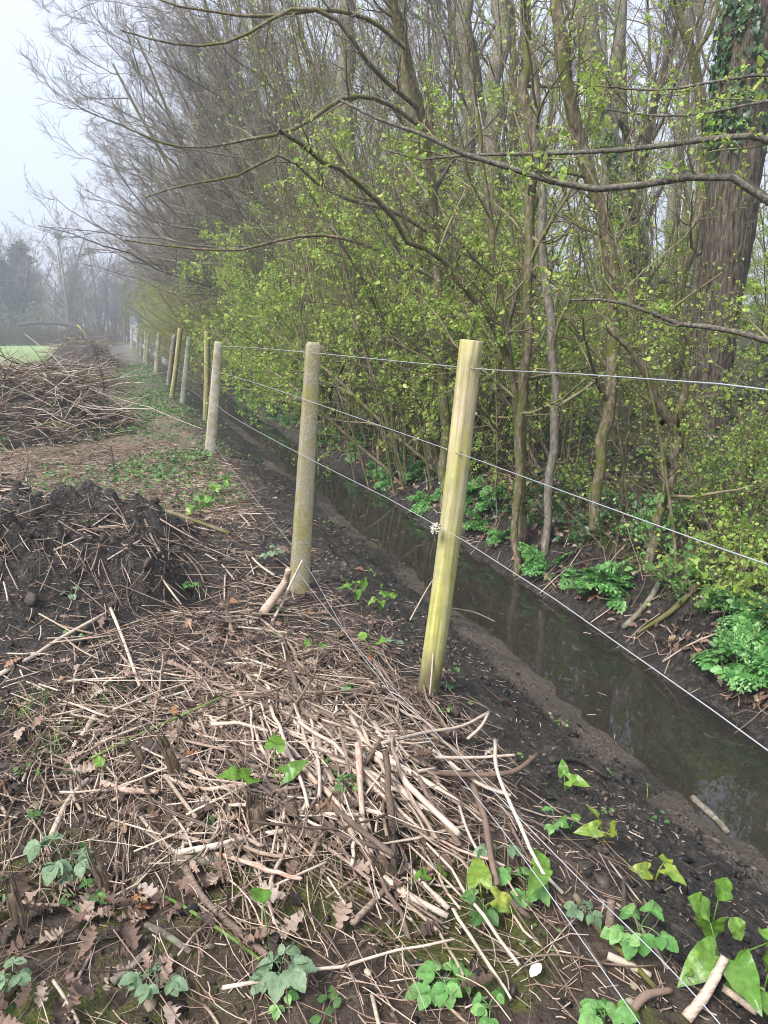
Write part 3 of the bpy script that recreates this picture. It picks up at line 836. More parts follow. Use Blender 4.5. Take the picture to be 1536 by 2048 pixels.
# ---- tall woodland trees standing behind the hedge
def woodland(seed, h, r0, leafy=0.0, ang=40, lean=0.04, matb=None):
    rg = np.random.default_rng(seed)
    P = walk(rg, np.array([[0, 0, -0.3]]), np.array([[lean * rg.normal(), lean * rg.normal(), 1]]), np.array([h]), 16, 0.035, (0, 0, 0.015))
    R = taper(np.array([r0]), 16, 0.2); R[:, 0] *= 1.35; R[:, 1] *= 1.05
    lv = grow(rg, P, R, [
        dict(s=dict(n=22, t0=0.22, ang=ang, lr=0.34, rr=0.45, rmin=0.012, fall=0.45), K=8, wig=0.10, trop=(0, 0, 0.05)),
        dict(s=dict(n=8, t0=0.15, ang=42, lr=0.42, rr=0.55, rmin=0.006, lmin=0.4), K=5, wig=0.14, trop=(0, 0, 0.05)),
        dict(s=dict(n=4, t0=0.15, ang=40, lr=0.45, rr=0.6, rmin=0.0045, lmin=0.25), K=3, wig=0.14, trop=(0, 0, 0.04))])
    lf = None
    if leafy:
        V, F = leaves_on(rg, lv[3][0], 1, max(1, int(leafy)), 0.05, flat=0.3, tmpl=LEAFB); lf = (V, F, M_LEAF)
    return make_tree("woodland_tree", lv, [8, 5, 3, 3], 1, matb or M_BARKG, M_TWIGP, lf)


used = set()
def place(proto, x, y, rz=0.0, s=1.0, label=None, cat="tree", group=None, mirror=False, z=None):
    sc = (s, -s if mirror else s, s)
    if proto.name in used: o = dup(proto)
    else: o = proto; used.add(proto.name)
    o.location = (x, y, Hs(x, y) if z is None else z); o.rotation_euler = (0, 0, rz); o.scale = sc
    return tag(o, label, cat, group)


def px_of(x, y, z=0.8):
    q = np.array([x, y, z]) - E0
    return 768 + FPX * (q @ RT) / (q @ FW)


rg = np.random.default_rng(21)
# near hedge row, leafy
HS = [shrub(101, 3.3, 6, 2, 5, 0.022), shrub(102, 3.7, 7, 2, 5, 0.022), shrub(103, 2.9, 6, 3, 5, 0.023),
      shrub(104, 4.1, 8, 2, 4, 0.022), shrub(105, 3.5, 9, 2, 4, 0.022), shrub(106, 4.3, 9, 2, 3, 0.022), shrub(107, 4.0, 9, 2, 2, 0.022, lmat=M_BUD)]
LOWB = [shrub(111, 1.2, 5, 1, 2, 0.021, spread=0.6, lean=-0.1, dens=0.75, lmat=M_LEAFG), shrub(112, 1.5, 5, 1, 2, 0.022, spread=0.6, lean=-0.1, dens=0.75)]
gl = "leafing shrubs of the hedge along the ditch"
y = 5.5
k = 0
while y < 62:
    while 1035 < px_of(3.55, y) < 1300: y += 0.1
    near = y < 9
    pr = HS[int(rg.integers(0, 5))] if y < 11 else (HS[int(rg.integers(2, 7))] if y < 20 else HS[int(rg.integers(5, 7))])
    x = 3.55 + 0.35 * rg.normal() * 0.7 + (0.25 if y < 6 else 0)
    lb = "many-stemmed hedge shrub with bright young leaves rooted along the ditch's far bank" if y < 14 else "thin brownish hedge shrub with barely opening buds, farther along the ditch"
    place(pr, x, y, rg.uniform(-0.5, 0.5), rg.uniform(0.85, 1.15), lb, "shrub", gl if y < 14 else "budding shrubs farther along the hedge", rg.random() < 0.5)
    y += (0.75 + 0.012 * y) * rg.uniform(0.7, 1.3); k += 1
# second and third rows thickening the hedge
for row, (x0, st, ya, yb) in enumerate([(5.0, 1.35, 3.6, 40), (7.2, 1.7, 5.0, 40), (10.0, 3.0, 6, 40), (13.5, 3.6, 8, 36)]):
    y = ya
    while y < yb:
        pr = HS[int(rg.integers(0, 5))] if y < 16 else HS[int(rg.integers(2, 7))]
        x = x0 + 0.6 * rg.normal()
        if not (1215 < px_of(x, y) < 1700 and y < 9.5) and not (1040 < px_of(x, y) < 1300 and y < 9) and not (abs(x - 6.0) < 0.7 and abs(y - 6.6) < 1.0):
            place(pr, x, y, rg.uniform(-pi, pi), (0.40 if 1040 < px_of(x, y) < 1300 else rg.uniform(0.5, 0.8)) if y < 13 else rg.uniform(0.8, 1.2), "green-leaved understorey shrub inside the wood behind the ditch hedge", "shrub", "understorey shrubs inside the wood", rg.random() < 0.5)
        y += st * rg.uniform(0.7, 1.3)
# low leafy bushes in the near corner of the far bank
for i, (x, y, s, lb) in enumerate([(4.15, 3.75, 0.85, "low bright-leaved bush at the frame edge above the big parsley clump"),
                                   (4.7, 4.6, 0.9, "low bright-leaved bush just past the fallen log"),
                                   (4.2, 4.65, 0.7, "small bright-leaved bush beside the forked sapling"),
                                   (3.85, 3.3, 0.55, "small bright-leaved bush on the bank above the cut roots")]):
    place(LOWB[i % 2], x, y, i * 1.3, s, lb, "bush")

# thin upright saplings between the trunks on the bank
def sapling(seed, h):
    rg = np.random.default_rng(seed)
    P = walk(rg, np.array([[0, 0, -.1]]), np.array([[-.10 + .12 * rg.normal(), .12 * rg.normal(), 1.0]]), np.array([h]), 14, 0.05, (-.006, 0, .02)); R = taper(rg.uniform(.009, .016, 1), 14, .25)
    lv = grow(rg, P, R, [dict(s=dict(n=18, t0=.15, ang=48, lr=.24, rr=.5, rmin=.003, lmin=.2), K=6, wig=.14, trop=(-.01, 0, .04)),
                         dict(s=dict(n=5, t0=.2, ang=45, lr=.45, rr=.6, rmin=.002, lmin=.08), K=4, wig=.15, trop=(0, 0, .02))])
    V, F = merge([leaves_on(rg, lv[2][0], 1, 2, .018), leaves_on(rg, lv[1][0], 2, 2, .019)])
    return make_tree("sapling", lv, [6, 3, 3], 1, M_BARK, M_TWIG, (V, F, M_LEAF))


SP = [sapling(251, 3.6), sapling(252, 4.6), sapling(253, 2.8), sapling(254, 5.2), sapling(255, 4.0)]
for i in range(58):
    y = 3.9 + 10 * rg.random() ** 1.4; x = 3.25 + 2.9 * rg.random() ** 1.3
    if px_of(x, y) > 1330 and rg.random() < .7: continue
    place(SP[i % 5], x, y, rg.uniform(-pi, pi) * .3, rg.uniform(.8, 1.2), "thin whip-like sapling with scattered young leaves, rising between the trunks on the far bank", "sapling", "thin saplings on the far bank", rg.random() < .5)

# arching bare trees
SW = [sweeper(201, 9.5, 3), sweeper(202, 10.5, 3), sweeper(203, 8.5, 4), sweeper(204, 10.0, 2)]
ga = "bare trees arching over the ditch"
for i, (x, y, s) in enumerate([(7.0, 9.6, .85), (6.4, 12.0, .9), (5.7, 14.4, .95), (4.2, 16.5, 1.05), (4.9, 17.6, 1.0), (4.4, 19.0, 1.1), (3.9, 20.4, 1.1), (4.3, 22.0, 1.12), (4.0, 23.6, 1.1), (4.8, 25.5, 1.05), (4.4, 29.5, 1.0), (4.6, 34, 1.0), (4.5, 39, .95), (4.6, 45, .95), (4.4, 52, .95), (4.5, 60, .95)]):
    place(SW[i % 4], x, y, rg.uniform(-0.35, 0.35), s, "bare grey-twigged tree with limbs sweeping out over the ditch", "tree", ga, rg.random() < 0.5)

# tall woodland trees behind
WT = [woodland(301, 15, 0.16), woodland(302, 17, 0.20), woodland(303, 13, 0.11, 1), woodland(304, 16, 0.14), woodland(305, 11, 0.08, 2)]
gw = "tall bare trees in the wood behind the hedge"
pts = []
for i in range(400):
    x = rg.uniform(6.5, 30); y = rg.uniform(5, 60)
    if y < 0.42 * x + 1.0: continue
    if any((x - a) ** 2 + (y - b) ** 2 < (1.5 + 0.03 * y) ** 2 for a, b in pts): continue
    if (x - 6.0) ** 2 + (y - 6.6) ** 2 < 2.5: continue
    if (1080 < px_of(x, y) < 1270 or 1400 < px_of(x, y) < 1640) and rg.random() < 0.8: continue
    pts.append((x, y))
    if len(pts) >= 54: break
for i, (x, y) in enumerate(pts):
    place(WT[int(rg.integers(0, 5))], x, y, rg.uniform(-pi, pi), rg.uniform(0.8, 1.15), "tall slender bare tree in the wood behind the hedge, one among many", "tree", gw, rg.random() < 0.5)


# ---- trees one can single out, traced in place: (points px,py), depth Y, width px
def traced(name, label, pts, Ys, wpx, seed, mtr=None, nb=10, lr=0.3, t0=0.3, leaf=0, extra=(), cat="tree", bias=(0, 0, 0.05), up=0.04, twig=None, ivy=None, base_down=0.25, sub=6):
    rg = np.random.default_rng(seed)
    if np.isscalar(Ys): Ys = [Ys] * len(pts)
    W = np.array([atY(x, y, Y) for (x, y), Y in zip(pts, Ys)])
    b = W[-1].copy(); b[2] = Hs(b[0], b[1])
    W = W[::-1]
    if W[0][2] > b[2] - 0.05: W = np.vstack([[W[0][0], W[0][1], b[2] - base_down], W])
    K = 26
    P = poly(W, K)[None]
    dep = float((W[len(W) // 2] - E0) @ FW)
    if np.isscalar(wpx): wpx = [wpx, wpx * 0.6]
    R = (np.interp(np.linspace(0, 1, K), np.linspace(0, 1, len(wpx)), wpx) / 2 * dep / FPX)[None]
    thin = max(wpx) < 60
    R = R * (1 + (0.06 if thin else 0.012) * rg.normal(size=R.shape)); P[0, 2:-1] += rg.normal(size=(K - 3, 3)) * (0.0025 if thin else 0.0004) * dep
    tr = [(P, R)]
    subs = []
    for (ep, eY, ew) in extra:      # named limbs of the same tree
        if np.isscalar(eY): eY = [eY] * len(ep)
        Q = poly([atY(x, y, Y) for (x, y), Y in zip(ep, eY)], 16)[None]
        dd = float((Q[0, 8] - E0) @ FW)
        if np.isscalar(ew): ew = [ew, ew * 0.4]
        r = (np.interp(np.linspace(0, 1, 16), np.linspace(0, 1, len(ew)), ew) / 2 * dd / FPX)[None]
        subs.append((Q, r))
    o = root(name, b)
    if name == "oak_tree":
        K2 = 220; p2 = poly(P[0], K2)[None]; r2 = np.interp(np.linspace(0, 1, K2), np.linspace(0, 1, K), R[0])[None]
        Vt, Ft = tubes(p2 - b, r2, 90)
        c_ = np.repeat(p2[0] - b, 90, 0); th = np.tile(np.arange(90) * 2 * pi / 90, K2); zz = c_[:, 2]
        u1 = th * 3.2 + 0.5 * (fbm(th * 1.5, zz, 0.5, 71) - .5); rd = np.abs(fbm(u1 * 3.6 + 0.9 * (fbm(th * 2, zz * 3, .5, 75) - .5), zz * 1.5, 0.5, 72, 4) - 0.5) * 2.2
        rd = rd * np.minimum(1, np.minimum(th, 2 * pi - th) / 0.15)
        Vt = c_ + (Vt - c_) * (0.97 + 0.15 * np.minimum(rd, 0.45) + 0.10 * (fbm(th * 1.3, zz, 0.7, 74, 3) - .5))[:, None]
        allv = [(Vt, Ft)]
    else: allv = [tubes(p - b, r, 10) for p, r in tr]
    V, F = merge(allv); mesh("trunk", V, F, mtr or M_BARK, parent=o)
    owners = [o]
    for p, r in subs:
        V, F = tubes(p - b, r, 7); owners.append(mesh("limb", V, F, M_LIMB if name == "overhanging_tree" else (mtr or M_BARK), parent=o))
    lsz = 0.024 if name == "overhanging_tree" else 0.019
    for j, (p, r) in enumerate(tr + subs):      # each limb carries its own twigs and leaves
        lv = grow(rg, p, r, [
            dict(s=dict(n=nb, t0=t0 if j == 0 else 0.1, ang=52, lr=lr if j == 0 else min(lr, 0.2), rr=0.45, rmin=0.004, bias=bias, lmin=0.25), K=7, wig=0.14, trop=(-0.01, 0, up)),
            dict(s=dict(n=sub, t0=0.15, ang=45, lr=0.45, rr=0.6, rmin=0.0025, lmin=0.15), K=5, wig=0.16, trop=(0, 0, up)),
            dict(s=dict(n=3, t0=0.2, ang=45, lr=0.5, rr=0.6, rmin=0.0018, lmin=0.08), K=3, wig=0.15, trop=(0, 0, 0.02))])
        V, F = merge([tubes(lv[i][0] - b, lv[i][1], 5 if i == 1 else 3) for i in (1, 2, 3)])
        mesh("branches", V, F, twig or M_TWIG, parent=owners[j])
        if leaf:
            V, F = merge([leaves_on(rg, lv[3][0] - b, leaf, 2, lsz), leaves_on(rg, lv[2][0] - b, leaf, 1, lsz)])
            mesh("leaves", V, F, M_LEAF, parent=owners[j])
    if ivy:
        t0i, t1i, n, side = ivy
        t = rg.uniform(t0i, t1i, n); u = t * (K - 1); i = np.minimum(u.astype(int), K - 2); fr = (u - i)[:, None]
        c = P[0, i] * (1 - fr) + P[0, i + 1] * fr; rr = R[0, i]
        th = rg.normal(side, 0.75, n)
        clump = fbm(t * 30, th * 2.5, 1.0, 5, 3) > 0.47
        nr = np.column_stack([np.cos(th), np.sin(th), 0.25 * rg.normal(size=n)])
        S = c + nr * (rr * 1.03 + rg.uniform(0, 0.05, n))[:, None]
        d = unit(np.column_stack([0.4 * rg.normal(size=n), 0.4 * rg.normal(size=n), -np.ones(n)]) + 0.3 * nr)
        B = basis(d, nr + 0.35 * rg.normal(size=(n, 3))) * rg.uniform(0.028, 0.070, n)[:, None, None]
        V, F = inst(IVYT[0], IVYT[1], (S - b)[clump], B[clump]); mesh("ivy", V, F, M_IVY, parent=o)
    return tag(o, label, cat)


traced("oak_tree", "massive furrowed oak trunk with ivy climbing its upper left side",
       [(1535, -160), (1505, 0), (1482, 200), (1468, 350), (1450, 520), (1425, 680), (1412, 800), (1405, 905)], 6.9,
       [92, 86, 94, 102, 100, 104], 41, M_OAK, nb=6, lr=0.18, t0=0.55, ivy=(0.60, 1.0, 1700, 3.4), leaf=0)
traced("slender_tree", "slender sinuous trunk rising from the bank beside the wool-tufted post's reflection",
       [(1110, -60), (1120, 60), (1135, 190), (1165, 300), (1212, 470), (1228, 640), (1222, 780), (1200, 920), (1188, 1075)], 4.95, [24, 25, 27, 28, 26, 22], 42, M_BARK, nb=12, lr=0.25, leaf=1)
traced("slender_tree", "straight olive mossy trunk standing just past the yellow-green post",
       [(1062, -60), (1052, 80), (1047, 200), (1060, 330), (1058, 500), (1052, 700), (1042, 880), (1036, 1062)], 5.3, [17, 18, 20, 21, 18], 43, M_BARK, nb=12, lr=0.25, leaf=1)
traced("ivy_clad_tree", "thick leaning grey trunk wrapped in ivy, left of the oak",
       [(1170, -80), (1180, 60), (1200, 220), (1232, 340), (1268, 470), (1295, 610), (1318, 760), (1330, 900)], 8.6, [38, 42, 46, 44, 38], 44, M_BARKG, nb=10, lr=0.22, ivy=(0.25, 0.75, 900, 3.6), leaf=0,
       extra=[([(1222, 290), (1226, 180), (1240, 60), (1243, -60)], 8.6, [30, 26, 22])])
traced("slender_tree", "dark crooked stem leaning away between the ivy-clad trunk and the oak",
       [(1330, -60), (1352, 20), (1378, 90), (1396, 170), (1410, 260), (1408, 360), (1385, 480), (1350, 640), (1335, 800), (1330, 900)], 7.6, [20, 18, 22, 20, 18], 45, M_BARK, nb=9, lr=0.25,
       extra=[([(1386, 110), (1420, 60), (1440, -20)], 7.6, [12, 8])])
traced("forked_sapling", "pale sapling forking low, by the end of the fallen log",
       [(1180, 720), (1262, 745), (1288, 790), (1325, 845), (1350, 835), (1352, 920), (1335, 990), (1310, 1060), (1296, 1135)][3:], 4.2, [22, 21, 18, 16], 46, M_BARK, nb=6, lr=0.5, leaf=2, t0=0.4,
       extra=[([(1345, 850), (1322, 815), (1300, 765), (1282, 735), (1250, 690), (1215, 660)], 4.2, [20, 14, 8]), ([(1350, 838), (1368, 790), (1372, 740), (1376, 660)], 4.2, [18, 14, 10])])
traced("slender_tree", "short stout grey-brown stem right behind the parsley clump at the bend",
       [(1040, -60), (1060, 130), (1078, 320), (1092, 520), (1103, 680), (1108, 820), (1102, 930), (1092, 1056)], 5.2, [19, 19, 18, 16, 12, 8], 47, M_BARKG, nb=10, lr=0.35, leaf=1)
traced("slender_tree", "thin double-curved stem close behind the yellow-green post",
       [(930, 60), (955, 260), (982, 470), (1000, 620), (1030, 760), (1045, 880), (1038, 1040)][:6] + [(1040, 1050)], 5.4, [16, 16, 14, 10, 6], 48, M_BARK, nb=10, lr=0.4, leaf=1)
traced("leaning_stem", "stem slanting up toward the field from behind the yellow-green post",
       [(560, 262), (612, 300), (690, 348), (762, 405), (800, 470), (880, 520), (962, 610), (1010, 700), (1030, 830), (1040, 900), (1035, 1050)], [4.6, 4.7, 4.9, 5.0, 5.1, 5.2, 5.3, 5.4, 5.45, 5.5, 5.5], [18, 17, 15, 13, 9, 6], 49, M_BARK, nb=14, lr=0.18, leaf=1)
traced("slender_tree", "olive moss-covered trunk with a lopped side branch, upper middle of the wood",
       [(775, -80), (790, 20), (812, 130), (826, 250), (832, 400), (840, 560), (850, 700), (858, 880)], 8.2, [26, 24, 26, 24, 20], 50, M_BARK, nb=12, lr=0.25, leaf=1)
traced("slender_tree", "broad grey trunk in the wood above the yellow-green post",
       [(1000, -80), (1000, 60), (990, 200), (985, 330), (990, 520), (1000, 700), (1005, 830)], 10.0, [40, 38, 36, 34, 32], 51, M_BARKG, nb=9, lr=0.22)
traced("slender_tree", "broad grey trunk in the wood above the lichened concrete post",
       [(700, -80), (695, 60), (690, 200), (700, 380), (700, 560), (705, 780)], 13.0, [36, 34, 32, 30, 28], 52, M_BARKG, nb=9, lr=0.22)
traced("slender_tree", "grey trunk with pale bark behind the olive mossy trunk",
       [(925, -80), (930, 60), (938, 200), (930, 330), (935, 520), (940, 700), (945, 850)], 11.0, [34, 32, 30, 30, 28], 53, M_BARKG, nb=9, lr=0.22)
# the tree outside the frame whose limbs hang across the view
traced("overhanging_tree", "tree past the frame edge whose long pale limbs hang across the oak and the wood",
       [(1900, -500), (1850, 0), (1840, 500), (1850, 1000), (1860, 1300)], 3.2, [120, 110, 90, 70], 60, M_BARK, nb=4, lr=0.15,
       extra=[([(1842, 500), (1700, 400), (1540, 275), (1480, 272), (1370, 285), (1270, 298), (1150, 305), (1060, 308), (940, 310), (830, 318), (770, 300)], [3.2, 3.2, 3.3, 3.4, 3.5, 3.6, 3.7, 3.8, 3.9, 4.0, 4.1], [16, 15, 14, 12, 9, 6, 4]),
              ([(1846, 620), (1700, 500), (1540, 405), (1490, 378), (1455, 350), (1390, 352), (1330, 364), (1240, 374), (1165, 378), (1100, 362), (1040, 342), (1000, 330), (920, 305), (860, 275), (760, 240), (680, 200)], [3.2, 3.25, 3.3, 3.35, 3.4, 3.45, 3.5, 3.55, 3.6, 3.65, 3.7, 3.75, 3.8, 3.85, 3.95, 4.1], [22, 19, 18, 16, 14, 13, 11, 8, 5]),
              ([(1845, 850), (1700, 780), (1560, 690), (1500, 672), (1440, 655), (1370, 652), (1300, 625), (1240, 604), (1215, 600), (1140, 600)], [3.2, 3.2, 3.25, 3.3, 3.4, 3.5, 3.55, 3.6, 3.65, 3.7], [18, 16, 14, 12, 9, 4]),
              ([(1843, 400), (1650, 250), (1540, 200), (1470, 215), (1400, 228), (1330, 232), (1250, 225), (1160, 210)], [3.2, 3.3, 3.3, 3.4, 3.5, 3.6, 3.7, 3.8], [10, 9, 7, 5, 3]),
              ([(1841, 250), (1650, 190), (1540, 150), (1420, 165), (1330, 180), (1220, 175)], [3.2, 3.3, 3.3, 3.4, 3.5, 3.6], [9, 8, 6, 4])],
       leaf=2, sub=4, bias=(-0.3, 0, 0.05), up=0.02)
traced("mossy_limbed_tree", "tree with long grey lichened limbs reaching left across the upper sky",
       [(760, -160), (800, 60), (850, 260), (870, 480), (880, 700), (890, 880)], [6.4, 6.6, 6.8, 7.0, 7.0, 7.0], [22, 21, 18, 14], 61, M_BARK, nb=9, lr=0.25,
       extra=[([(850, 260), (760, 200), (690, 195), (620, 240), (560, 268), (510, 276), (440, 290), (380, 296), (320, 285), (270, 262)], [6.8, 6.7, 6.6, 6.5, 6.5, 6.5, 6.5, 6.5, 6.5, 6.5], [11, 10, 9, 7, 5, 3]),
              ([(815, 100), (740, 40), (650, 20), (560, 30), (490, 32), (420, 22), (340, 8), (280, -20)], [6.6, 6.5, 6.4, 6.4, 6.4, 6.4, 6.4, 6.4], [11, 10, 8, 7, 5, 3]),
              ([(840, 220), (740, 130), (660, 30), (600, 15), (540, 40), (470, 80), (400, 92), (330, 85), (240, 60)], [6.8, 6.4, 6.3, 6.3, 6.3, 6.3, 6.3, 6.3, 6.3], [12, 10, 9, 7, 5, 3]),
              ([(868, 470), (780, 420), (700, 400), (640, 370), (560, 310), (480, 350), (420, 362), (350, 375), (290, 395)], [7.0, 6.9, 6.8, 6.7, 6.6, 6.6, 6.6, 6.6, 6.6], [10, 9, 8, 6, 5, 3]),
              ([(875, 560), (760, 500), (640, 470), (560, 480), (480, 500), (400, 498), (320, 490), (250, 480)], [7.0, 7.1, 7.2, 7.2, 7.2, 7.2, 7.2, 7.2], [9, 8, 7, 6, 4, 3])],
       twig=M_TWIGP, sub=6, bias=(-0.08, 0, 0.1), up=0.06)

# ================================================================ across the field: hedge, misty wood
FT = []
def misty(seed, h, r0):
    rg = np.random.default_rng(seed)
    n = 3
    S = rg.normal(size=(n, 3)) * [0.5, 0.5, 0]; S[:, 2] = -0.3
    P = walk(rg, S, np.column_stack([0.12 * rg.normal(size=n), 0.12 * rg.normal(size=n), np.ones(n)]), h * rg.uniform(.8, 1.05, n), 10, 0.05, (0, 0, 0.01)); R = taper(np.full(n, r0), 10, 0.2)
    lv = grow(rg, P, R, [
        dict(s=dict(n=16, t0=0.12, ang=42, lr=0.42, rr=0.5, rmin=0.03, fall=0.5), K=6, wig=0.1, trop=(0, 0, 0.05)),
        dict(s=dict(n=9, t0=0.15, ang=42, lr=0.45, rr=0.6, rmin=0.02, lmin=0.5), K=4, wig=0.12, trop=(0, 0, 0.05)),
        dict(s=dict(n=6, t0=0.15, ang=40, lr=0.5, rr=0.6, rmin=0.015, lmin=0.4), K=3, wig=0.12, trop=(0, 0, 0.05))])
    return make_tree("misty_tree", lv, [6, 4, 3, 3], 1, M_FAR, M_FAR)


FT = [misty(401, 12, .18), misty(402, 13.5, .22), misty(403, 10.5, .16)]
for i in range(78):
    x = -62 + i * 0.88 + rg.uniform(-1, 1); y = 90 + (i % 4) * 5 + rg.uniform(-1.5, 1.5) - 0.12 * max(0, x + 25)
    place(FT[i % 3], x, y, rg.uniform(-pi, pi), rg.uniform(0.72, 1.0) * (1 if x < -10 else 0.9), "pale bare tree in the misty wood beyond the field", "tree", "misty trees beyond the field", z=0)
# evergreens standing dark in the mist
def evergreen(seed, h):
    rg = np.random.default_rng(seed)
    P = walk(rg, np.array([[0, 0, -0.2]]), np.array([[0, 0, 1.0]]), np.array([h]), 8, 0.02, (0, 0, 0)); R = taper(np.array([0.22]), 8, 0.15)
    lv = grow(rg, P, R, [dict(s=dict(n=40, t0=0.3, ang=70, lr=0.30, rr=0.4, rmin=0.03, fall=0.75), K=5, wig=0.08, trop=(0, 0, 0.05)),
                         dict(s=dict(n=9, t0=0.2, ang=50, lr=0.4, rr=0.5, rmin=0.02, lmin=0.4), K=3, wig=0.1, trop=(0, 0, 0))])
    V, F = leaves_on(rg, lv[2][0], 4, 3, 0.20, t0=0.1, flat=0.3)
    r = make_tree("pine_tree", lv, [6, 4, 3], 1, M_FAR, M_FAR, (V, F, M_PINE)); return r
ev = [evergreen(411, 9.8), evergreen(412, 8.6)]
place(ev[0], atY(45, 600, 90)[0], 90, 0.3, 1.0, "dark round-topped evergreen in the mist, its top nearest the arching twigs", "tree", z=0)
place(ev[1], atY(8, 600, 88)[0], 88, 1.3, 0.95, "dark evergreen in the mist at the very edge of the view", "tree", z=0)
place(dup(ev[0]), atY(-40, 600, 92)[0], 92, 2.3, 1.0, "dark evergreen standing just outside the frame beside another", "tree", z=0)


def bushmass(name, seed, lx, ly, h, label, cat, loc, nst, mat, leaf=None, lmat=None, lsz=0.08):
    rg = np.random.default_rng(seed)
    S = np.column_stack([rg.uniform(-lx, lx, nst), rg.uniform(-ly, ly, nst), np.full(nst, -0.1)])
    D = np.column_stack([0.5 * rg.normal(size=(nst, 2)), np.ones(nst)])
    P = walk(rg, S, D, h * rg.uniform(.5, 1.1, nst) * (0.7 + 0.5 * vn(S[:, 0], S[:, 1], 3.0, seed)), 5, 0.16, (0, 0, -0.05)); R = taper(np.full(nst, 0.018), 5, 0.5)
    lv = grow(rg, P, R, [dict(s=dict(n=6, t0=0.2, ang=50, lr=0.5, rr=0.7, rmin=0.010, lmin=0.2), K=3, wig=0.15, trop=(0, 0, 0)),
                         dict(s=dict(n=4, t0=0.2, ang=50, lr=0.5, rr=0.7, rmin=0.008, lmin=0.15), K=3, wig=0.15, trop=(0, 0, 0))])
    r = root(name, loc)
    V, F = tube_levels(lv, [4, 3, 3], 0, 3); mesh("branches", V, F, mat, parent=r)
    if leaf:
        V, F = leaves_on(rg, lv[2][0], 1, leaf, lsz, tmpl=LEAFB); mesh("leaves", V, F, lmat, parent=r)
    return tag(r, label, cat)


bushmass("hedge", 421, 22, 1.1, 2.15, "long low brown hedge closing the far side of the green field", "hedge", (-22.5, 72, 0), 2200, M_HEDGE)
bushmass("willow_bush", 422, 2.2, 1.5, 4.6, "pale yellow-green bush standing behind the far hedge", "bush", (atY(72, 640, 87)[0], 88, 0), 60, M_FAR, 2, M_WILLOW, 0.16)
bushmass("willow_bush", 423, 1.6, 1.2, 3.4, "dark grey-green bush at the far left end of the hedge", "bush", (atY(5, 640, 80)[0], 81, 0), 60, M_FAR, 3, M_PINE, 0.16)
# fallen trunk on the far hedge, leaning yellow stake
P = poly([atY(35, 650, 72), atY(75, 646, 72), atY(120, 648, 72), atY(165, 658, 72)], 12)[None]
V, F = tubes(P, np.linspace(0.17, 0.08, 12)[None], 8, True); tag(mesh("fallen_log", V, F, M_DARK), "dark fallen trunk lying along the top of the far hedge", "log")
P = np.array([atY(155, 650, 40), atY(174, 672, 40)])[None]; P = np.linspace(P[0, 0], P[0, 1], 4)[None]
V, F = tubes(P, np.full((1, 4), 0.022), 8, True); tag(mesh("yellow_stake", V, F, M_YELL), "thin leaning yellow stake beside the farthest brush heap", "stake")


